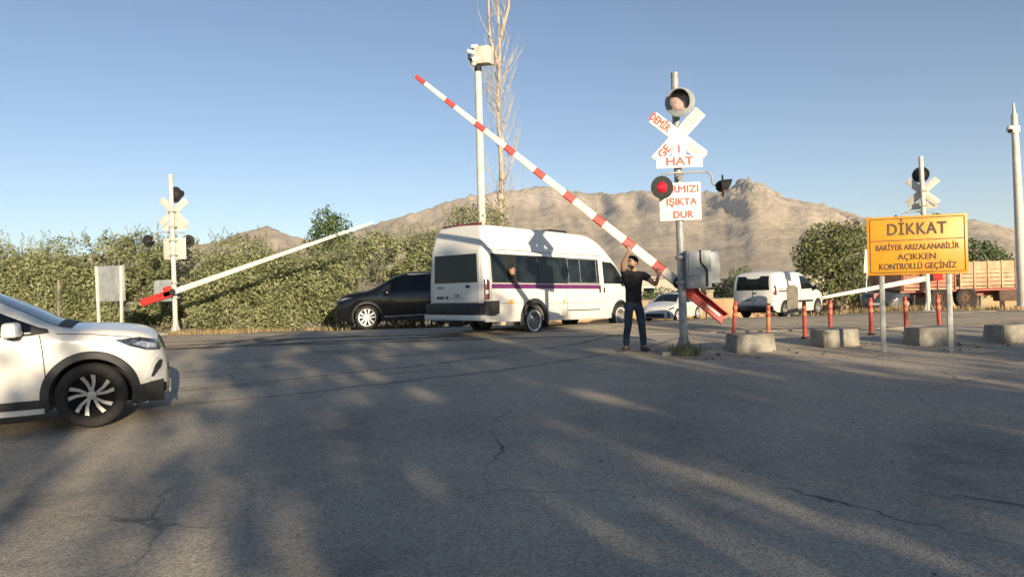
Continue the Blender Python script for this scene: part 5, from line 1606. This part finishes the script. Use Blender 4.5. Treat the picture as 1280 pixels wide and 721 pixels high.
# ------------------------------------------------------------------ vegetation
L_HEDGE = leaf_mat('hedge_leaves', (0.095, 0.115, 0.055), (0.26, 0.28, 0.135), (0.43, 0.43, 0.25), 0.3, 1.1)
L_GREEN = leaf_mat('green_leaves', (0.04, 0.07, 0.022), (0.09, 0.14, 0.042), (0.16, 0.21, 0.07), 0.3, 0.8)
L_OLIVE = leaf_mat('olive_leaves', (0.07, 0.09, 0.034), (0.165, 0.185, 0.075), (0.27, 0.28, 0.12), 0.3, 0.7)
L_DRY = leaf_mat('dry_grass', (0.20, 0.145, 0.07), (0.32, 0.24, 0.12), (0.45, 0.35, 0.18), 0.2, 2.0)
L_WEED = leaf_mat('weeds', (0.13, 0.13, 0.05), (0.25, 0.24, 0.10), (0.42, 0.36, 0.18), 0.2, 2.0)
M_BARK = mat('bark', (0.20, 0.155, 0.11), 0.95, var=0.3, scale=5, bump=0.6)
M_BARKP = mat('pale_bark', (0.47, 0.40, 0.31), 0.9, var=0.25, scale=2.5, bump=0.4, col2=(0.34, 0.26, 0.18))
M_TWIG = mat('pale_twigs', (0.52, 0.46, 0.38), 0.9, var=0.2, scale=3)

def lobe_points(lobes, dens, seed, shell=0.55, gap=0.35, gs=1.1):
    """points through the outer part of many overlapping lobes, thinned by noise so that gaps and clumps appear"""
    g = np.random.default_rng(seed)
    P = []; O = []
    for (cx, cy, cz, rx, ry, rz) in lobes:
        n = int(dens*(rx*ry+ry*rz+rx*rz)*4)
        d = g.normal(size=(n, 3)); d /= np.linalg.norm(d, axis=1)[:, None]
        r_ = shell+(1.08-shell)*g.random(n)**0.6
        lump = 1+0.20*(fbm(d[:, 0]*2.6+cx, d[:, 2]*2.6+d[:, 1]*2.0+cz, 3, seed)-0.45)
        p = d*r_[:, None]*lump[:, None]*np.array([rx, ry, rz])+np.array([cx, cy, cz])
        P.append(p); O.append(d)
    P = np.concatenate(P); O = np.concatenate(O)
    q = fbm(P[:, 0]*gs+P[:, 1]*0.7, P[:, 2]*gs+P[:, 1]*0.5+9, 3, seed+3)
    k = q > gap+0.10*(g.random(len(P))-0.5)
    return P[k], O[k]

def limbs(mb, base, top, r0, n, spread, g, up=0.55, start=0.3, mi=0, r_end=0.25):
    """trunk from base to top with n limbs"""
    b = Vector(base); t = Vector(top)
    pts = [b+(t-b)*k/6+Vector((g.uniform(-1, 1), g.uniform(-1, 1), 0))*r0*0.5*(k > 0) for k in range(7)]
    for k in range(6): mb.tube(pts[k], pts[k+1], r0*(1-k/6*(1-r_end)), r0*(1-(k+1)/6*(1-r_end)), 10, mi, False)
    H = (t-b).length
    for i in range(n):
        f = start+(1-start)*i/max(1, n-1)*0.92
        k = min(5, int(f*6)); p = pts[k]+(pts[k+1]-pts[k])*(f*6-k)
        a = g.uniform(0, 2*math.pi)
        ln = spread*g.uniform(.6, 1.1)*(1.1-f*0.6)
        d = Vector((math.cos(a), math.sin(a), up+g.uniform(0, .4))).normalized()
        m_ = p+d*ln*.5; e = p+d*ln+Vector((0, 0, ln*.15))
        rr = r0*(1-f*(1-r_end))*.5
        mb.tube(p, m_, rr, rr*.6, 7, mi, False); mb.tube(m_, e, rr*.6, rr*.2, 7, mi, False)
        for q in range(2):
            d2 = (d+Vector((g.uniform(-1, 1), g.uniform(-1, 1), g.uniform(0, .8)))*.7).normalized()
            mb.tube(m_, m_+d2*ln*.4, rr*.4, rr*.12, 6, mi, False)

def tree(name, label, loc, trunk_h, lobes, dens, leaf, lm, seed, bark=M_BARK, r0=.2, cat='tree', gap=.35, group=None, shell=.5, nl=9, spread=1.6, gs=1.1):
    root = thing(name, label, cat, loc, 0, group)
    g = random.Random(seed)
    mb = MB(); limbs(mb, (0, 0, -.1), (0, 0, trunk_h), r0, nl, spread, g); mb.build('trunk', bark, root, smooth=60, fix=False)
    P, O = lobe_points(lobes, dens, seed, shell, gap, gs)
    gg = np.random.default_rng(seed+77)
    leaf_object('crown', P, leaf*(0.6+0.8*gg.random(len(P))), O, lm, root, seed=seed)
    return root

# the hedge along the left verge
g = random.Random(21)
HX0, HX1 = -21.0, -0.6
def hedge_y(x): return 25.2+0.10*(x+10)
lobes = []
x = HX0
while x < HX1:
    top = 3.2+g.uniform(-.5, .5)+(-.2 if x < -16 else 0)-(.28 if -11.5 < x < -6.5 else 0)
    if x > -4: top += .2*(x+4)+.35
    y = hedge_y(x)+g.uniform(-.25, .35)
    r_ = g.uniform(.95, 1.35)
    lobes.append((x, y, top-r_*.9, r_, 1.15, r_))
    lobes.append((x+g.uniform(-.4, .4), y-.55+g.uniform(-.2, .2), 1.55+g.uniform(-.2, .3), g.uniform(.85, 1.2), 1.0, g.uniform(.8, 1.1)))
    lobes.append((x+g.uniform(-.4, .4), y-.75+g.uniform(-.2, .2), .75+g.uniform(-.1, .15), g.uniform(.8, 1.1), .8, g.uniform(.6, .8)))
    x += g.uniform(.75, 1.05)
lobes = [(a-(-10), b-25.2, c, d, e, f) for a, b, c, d, e, f in lobes]
root = thing('hedge', 'tall dense olive-green hedge running along the left verge', 'hedge', (-10, 25.2, gz(25.2)), 0)
P, O = lobe_points(lobes, 370, 5, .55, .30, 1.4)
k = P[:, 2] > .06
P = P[k]; O = O[k]
gg = np.random.default_rng(4)
leaf_object('foliage', P, .05+.13*gg.random(len(P))**1.5, O, L_HEDGE, root, seed=3, aspect=.42, outw=.95)
# upright sprays along the top edge break the outline
sp = []; so = []
for (cx, cy, cz, rx, ry, rz) in lobes[::3]:
    for _ in range(17):
        bx = cx+g.uniform(-rx, rx); by = cy+g.uniform(-.7, .5); bz = cz+rz*(.80+g.uniform(-.15, .1))
        ln = g.uniform(.2, .55); tx = g.uniform(-.25, .25)
        for q in range(16):
            t = q/15
            sp.append((bx+tx*t+g.uniform(-.06, .06)*(1.2-t), by+g.uniform(-.06, .06), bz+ln*t)); so.append((0, -.3, .6))
leaf_object('sprays', np.array(sp), .10, np.array(so), L_HEDGE, root, seed=8, aspect=.35)
mb = MB()
for (cx, cy, cz, rx, ry, rz) in lobes[::3]:
    for _ in range(5):
        bx = cx+g.uniform(-.4, .4); by = cy+g.uniform(-.9, .2)
        mb.tube((bx, by, -.1), (bx+g.uniform(-.5, .5), by+g.uniform(-.3, .3), 1.6), .035, .015, 6, 0, False)
mb.build('stems', M_BARK, root, smooth=60, fix=False)
# dry grass along its foot
gr = random.Random(9)
def grass_clump_points(xf, n, h0, h1):
    P = []; O = []; 
    for _ in range(n):
        x, y = xf(); P.append((x, y, gz(y)+gr.uniform(.02, h1*.5)+h0)); O.append((0, -.6, .2))
    return np.array(P), np.array(O)
def blades(name, spots, m, lo, hi, seed, wid=.012, lean=.35):
    """upright blades of grass, each a narrow two-step face"""
    g_ = np.random.default_rng(seed)
    n = len(spots)
    vs = np.empty((n, 5, 3))
    a = g_.random(n)*2*np.pi; h = lo+(hi-lo)*g_.random(n); w = wid*(0.6+0.8*g_.random(n))
    d = np.stack([np.cos(a), np.sin(a), 0*a], 1); s_ = np.stack([-np.sin(a), np.cos(a), 0*a], 1)
    b = np.asarray(spots)
    ln = (lean*g_.random(n))[:, None]
    up = np.array([0, 0, 1.0])
    vs[:, 0] = b-s_*w[:, None]; vs[:, 1] = b+s_*w[:, None]
    mid = b+up*h[:, None]*.55+d*h[:, None]*ln*.35
    vs[:, 2] = mid+s_*w[:, None]*.8; vs[:, 3] = mid-s_*w[:, None]*.8
    vs[:, 4] = b+up*h[:, None]+d*h[:, None]*ln*1.2
    me = bpy.data.meshes.new(name)
    f = []
    for i in range(n):
        o_ = i*5; f.append((o_, o_+1, o_+2, o_+3)); f.append((o_+3, o_+2, o_+4))
    me.from_pydata(vs.reshape(-1, 3).tolist(), [], f)
    at = me.attributes.new('tint', 'FLOAT', 'POINT'); at.data.foreach_set('value', np.repeat(g_.random(n), 5).astype(np.float32))
    me.materials.append(m)
    o = bpy.data.objects.new(name, me); COL.objects.link(o); return o
def spots_in(n, xf):
    out = []
    for _ in range(n):
        x, y = xf(); out.append((x, y, dirt_z(x, y)-.01))
    return out
def verge_spot():
    while True:
        x = gr.uniform(-19, -2.5); y = hedge_y(x)-1.55-gr.random()**1.6*2.3+.4
        if float(vnoise(np.array([x*1.1]), np.array([y*1.4]), 31)[0]) > .38: return x, y
o = blades('dry_grass', spots_in(5000, verge_spot), L_DRY, .05, .22, 5, .013); o['kind'] = 'stuff'
def mound_spot():
    return gr.gauss(15.6, 2.0), gr.gauss(26.4, .8)
o = blades('dry_weeds', spots_in(2200, mound_spot), L_DRY, .05, .26, 6, .014); o['kind'] = 'stuff'
def field_spot():
    return gr.uniform(6, 30), gr.uniform(44.5, 46.2)
o = blades('dry_grass', spots_in(2500, field_spot), L_DRY, .08, .30, 7, .02); o['kind'] = 'stuff'

def tuft(label, x, y, n, r_, lo, hi, m, seed):
    g_ = random.Random(seed); sp_ = []
    for _ in range(n):
        a = g_.uniform(0, 6.28); q = r_*g_.random()**.5
        sp_.append((q*math.cos(a), q*math.sin(a), 0))
    o = blades('grass_tuft', sp_, m, lo, hi, seed, .010, .6); o.location = (x, y, gz(y)); tag(o, label, 'grass tuft', 'grass tufts')
tuft('green grass tuft at the foot of the nearest signal', PX-.05, PY-.26, 200, .26, .06, .26, L_WEED, 3)
tuft('small grass tuft right of the footing of the nearest signal', PX+.30, PY-.15, 90, .16, .05, .14, L_WEED, 4)
tuft('sparse weeds between the left sign and the left signal', -9.9, 20.9, 260, .5, .05, .2, L_DRY, 5)

# bright green young tree rising out of the hedge
tree('tree', 'bright green young tree rising above the hedge', (-7.35, 28.6, gz(28.6)), 4.4, [(0, 0, 3.9, .85, .8, .8), (-.25, .1, 4.5, .55, .5, .6), (.35, 0, 4.3, .5, .5, .6), (.1, 0, 4.9, .35, .35, .45), (-.55, 0, 3.6, .6, .6, .6), (.6, 0, 3.4, .6, .6, .6)], 120, .13, L_GREEN, 41, r0=.09, gap=.36, nl=8, spread=.9)
# big round olive tree
tree('tree', 'big round olive-green tree beyond the small van', (18.9, 40.5, gz(40.5)), 4.6, [(0, 0, 3.6, 1.9, 1.7, 1.6), (-1.0, -.2, 2.6, 1.4, 1.3, 1.3), (1.1, .1, 2.7, 1.5, 1.3, 1.4), (-.6, 0, 4.4, 1.3, 1.2, 1.1), (.7, 0, 4.4, 1.3, 1.2, 1.1), (0, -.6, 2.0, 1.6, 1.2, 1.2), (1.7, 0, 3.6, .8, .9, 1.0), (-1.7, 0, 3.5, .8, .9, 1.0)], 62, .21, L_OLIVE, 42, r0=.22, gap=.36)
tree('tree', 'low dark tree at the right foot of the round tree', (22.6, 42.0, gz(42)), 2.4, [(0, 0, 1.9, 1.5, 1.2, 1.1), (-1.2, 0, 1.5, 1.1, 1, .9), (1.3, 0, 1.6, 1.1, 1, .9)], 60, .20, L_GREEN, 43, r0=.14)
tree('tree', 'dark green tree behind the truck, right of the yellow sign', (24.9, 37.5, gz(37.5)), 3.4, [(0, 0, 3.0, 1.3, 1.1, 1.0), (-.9, 0, 2.5, 1.0, .9, .9), (1.0, 0, 2.6, 1.0, .9, .9), (0, -.3, 1.9, 1.6, 1.1, 1.0)], 65, .20, L_GREEN, 44, r0=.16)
tree('tree', 'small dark tree at the far right edge behind the white pole', (30.4, 40.0, gz(40)), 3.6, [(0, 0, 3.2, 1.1, 1, 1.2), (.3, 0, 2.2, 1.3, 1.1, 1.0)], 60, .20, L_GREEN, 45, r0=.15)
tree('tree', 'small rounded tree above the wall, left of the small van', (17.7, 54.0, gz(54)), 2.6, [(0, 0, 2.9, .85, .8, .95), (.1, 0, 2.2, .8, .8, .8)], 60, .2, L_GREEN, 46, r0=.12, nl=6, spread=.7)
for i, (x, y, w, h, lb, lm) in enumerate(((9.2, 50, 1.7, 1.9, 'light green bush behind the wall, left of the signal post', L_OLIVE), (13.6, 50, 2.0, 2.9, 'leafy bush behind the wall, right of the gear cabinet', L_OLIVE),
                                         (16.0, 51, 1.6, 2.5, 'leafy bush behind the wall beside the small van', L_GREEN), (11.2, 52, 1.6, 2.1, 'low bush behind the wall beside the signal post', L_GREEN), (6.6, 50, 1.6, 2.0, 'bush behind the wall next to the minibus nose', L_OLIVE),
                                         (20.5, 51, 1.6, 2.0, 'bush hanging over the wall below the round tree', L_GREEN))):
    tree('bush', lb, (x, y, gz(y)), h*.6, [(0, 0, h*.55, w*.7, w*.6, h*.48), (-w*.55, 0, h*.42, w*.6, w*.5, h*.38), (w*.55, .1, h*.45, w*.6, w*.5, h*.40)], 60, .19, lm, 60+i, r0=.07, cat='bush', nl=5, spread=.7)

# bare dead poplar
def dead_poplar():
    root = thing('dead_tree', 'tall bare dead poplar with thin upright twigs behind the minibus', 'tree', (-.46, 30.0, gz(30)-.05), rot=Euler((0, R(.25), 0)))
    g = random.Random(5)
    mb = MB()
    pts = []
    for k in range(15):
        z = k*1.12
        pts.append(Vector((math.sin(k*1.3)*.05+.012*k, math.cos(k*.9)*.05, z)))
    rr = [.145-.0075*k for k in range(15)]
    for k in range(14): mb.tube(pts[k], pts[k+1], rr[k], rr[k+1], 12, 0, False)
    for z in (3.6, 4.4, 5.6, 6.5, 8.0): mb.ball((pts[int(z/1.12)].x+g.uniform(-.1, .1), -.08, z), (.16, .14, .22), None, 0, 8, 6)
    # second leader near the top
    a = pts[10]; 
    mb.tube(a, a+Vector((-.38, .1, 1.3)), .10, .07, 8, 0, False); mb.tube(a+Vector((-.38, .1, 1.3)), a+Vector((-.42, .1, 4.2)), .07, .03, 8, 0, False)
    a = pts[11]; mb.tube(a, a+Vector((.42, -.1, 1.4)), .08, .06, 8, 0, False); mb.tube(a+Vector((.42, -.1, 1.4)), a+Vector((.5, -.1, 3.6)), .06, .025, 8, 0, False)
    mb.build('trunk', M_BARKP, root, smooth=60, fix=False)
    tw = MB()
    def twig(p, ang, ln, r_, depth, bend=.9):
        d = Vector((math.sin(bend)*math.cos(ang), math.sin(bend)*math.sin(ang), math.cos(bend)))
        q = p
        n = 5
        for i in range(n):
            d2 = (d+Vector((0, 0, .28*i))).normalized()
            e = q+d2*ln/n+Vector((g.uniform(-1, 1), g.uniform(-1, 1), 0))*.02
            tw.tube(q, e, r_*(1-i/n*.75), r_*(1-(i+1)/n*.75), 5, 0, False)
            if depth and i in (1, 2, 3) and g.random() < .8:
                twig(e, ang+g.uniform(-.9, .9), ln*.45, r_*.5, depth-1, bend*.8)
            q = e
    for _ in range(80):
        z = g.uniform(3.0, 10.6); k = int(z/1.12); p = pts[k]+(pts[k+1]-pts[k])*(z/1.12-k)
        twig(p, g.uniform(0, 6.28), g.uniform(1.0, 2.2)*(1 if z < 9.0 else .8), .018, 2, g.uniform(.5, .95))
    for _ in range(26):
        z = g.uniform(10.8, 15.0); k = int(z/1.12); p = pts[k]
        twig(p+Vector((g.uniform(-.4, .4), 0, 0)), g.uniform(0, 6.28), g.uniform(.9, 1.8), .02, 1, g.uniform(.4, .8))
    tw.build('twigs', M_TWIG, root, smooth=0, fix=False)
dead_poplar()

# ------------------------------------------------------------------ trees behind the camera: they throw the shade over the road
def sp_to_xy(s_, p): 
    d = (-to_sun.x, -to_sun.y); n = math.hypot(*d); d = (d[0]/n, d[1]/n)
    q = (d[1], -d[0])
    return s_*d[0]+p*q[0], s_*d[1]+p*q[1]
SHADE = [  # s along the light, p across it, height, half-width, thinning, density, height of the lowest leaves
    (-19, -9.0, 7.6, 2.2, .50, 9, 3.1), (-20, -5.2, 7.3, 1.9, .50, 9, 3.1), (-18, -3.2, 7.6, 1.5, .50, 9, 4.6), (-19, -1.4, 8.8, 1.5, .45, 12, 5.2), (-20, .6, 9.3, 1.5, .34, 15, 3.1),
    (-18, 2.0, 9.2, 1.7, .28, 17, 3.1), (-20, 3.8, 9.4, 1.7, .28, 17, 3.1), (-18.5, 5.3, 9.1, 1.3, .26, 17, 3.1), (-18, 6.2, 9.0, .9, .25, 20, 3.1),
    (-18, 7.5, 8.6, 1.4, .25, 20, 3.1), (-20, 9.6, 7.9, 1.6, .42, 11, 3.1), (-18, 12.2, 7.4, 1.9, .43, 11, 3.1), (-19, 15.2, 6.9, 2.0, .42, 11, 3.1), (-20, 18.8, 6.7, 2.2, .40, 12, 3.1), (-19, 22.5, 6.5, 2.2, .40, 12, 3.1)]
for i, (s_, p_, h, w, gp, dn, zl) in enumerate(SHADE):
    g = random.Random(100+i)
    x, y = sp_to_xy(s_, p_)
    lb = []
    z = zl
    while z < h-.7:
        k = 1-.40*((z-3.1)/(h-3.1))
        for _ in range(3):
            lb.append((g.uniform(-.6, .6)*w*k, g.uniform(-.6, .6)*w*k, z+g.uniform(-.3, .3), w*k*g.uniform(.5, .75), w*k*g.uniform(.5, .75), g.uniform(.6, .9)))
        z += .75
    tree('tree', 'leafy roadside tree standing behind the viewer', (x, y, gz(max(-30, y))), h*.86, lb, dn, .30, L_OLIVE, 200+i, r0=.15, gap=gp, group='roadside trees behind the viewer', shell=.2, nl=8, spread=w*.8, gs=2.3)
# slim poplar added out of view to cast shade on the minibus tail
x, y = sp_to_xy(-17, 4.95)
tree('poplar', 'slim poplar added behind the viewer for its shade', (x, y, 0), 9.4, [(0, 0, 2.6+k*.9, .52, .52, .75) for k in range(8)], 85, .3, L_GREEN, 300, r0=.14, gap=.0, shell=.2, nl=12, spread=.5)

# loose stones and dark bits on the road
M_STONE = mat('stones', (0.17, 0.15, 0.13), 0.95, var=0.3, scale=20)
g = random.Random(77)
protos = []
for k in range(4):
    bm = bmesh.new(); bmesh.ops.create_icosphere(bm, subdivisions=1, radius=1)
    for v in bm.verts: v.co = Vector((v.co.x*g.uniform(.7, 1.2), v.co.y*g.uniform(.7, 1.2), v.co.z*g.uniform(.4, .7)))
    me = bpy.data.meshes.new('stone'); bm.to_mesh(me); bm.free(); me.materials.append(M_STONE); protos.append(me)
for i in range(190):
    if i < 110: x, y = g.uniform(2.9, 9.2), 11.4+1.6*g.random()
    elif i < 135: x, y = g.uniform(-9.5, -2.0), g.uniform(18.5, 20.4)
    else: y = g.uniform(3.2, 12); x = g.uniform(-.65, .65)*y
    o = bpy.data.objects.new('stone', protos[i % 4]); COL.objects.link(o)
    s_ = .012+.034*g.random()**2.5 if i < 135 else g.uniform(.006, .014)
    o.scale = (s_*g.uniform(.8, 1.6), s_, s_); o.rotation_euler = (0, 0, g.uniform(0, 6.28))
    o.location = (x, y, gz(y)+.004+s_*.3)
    tag(o, 'small loose stone lying on the dusty asphalt', 'stone', 'loose stones on the road')
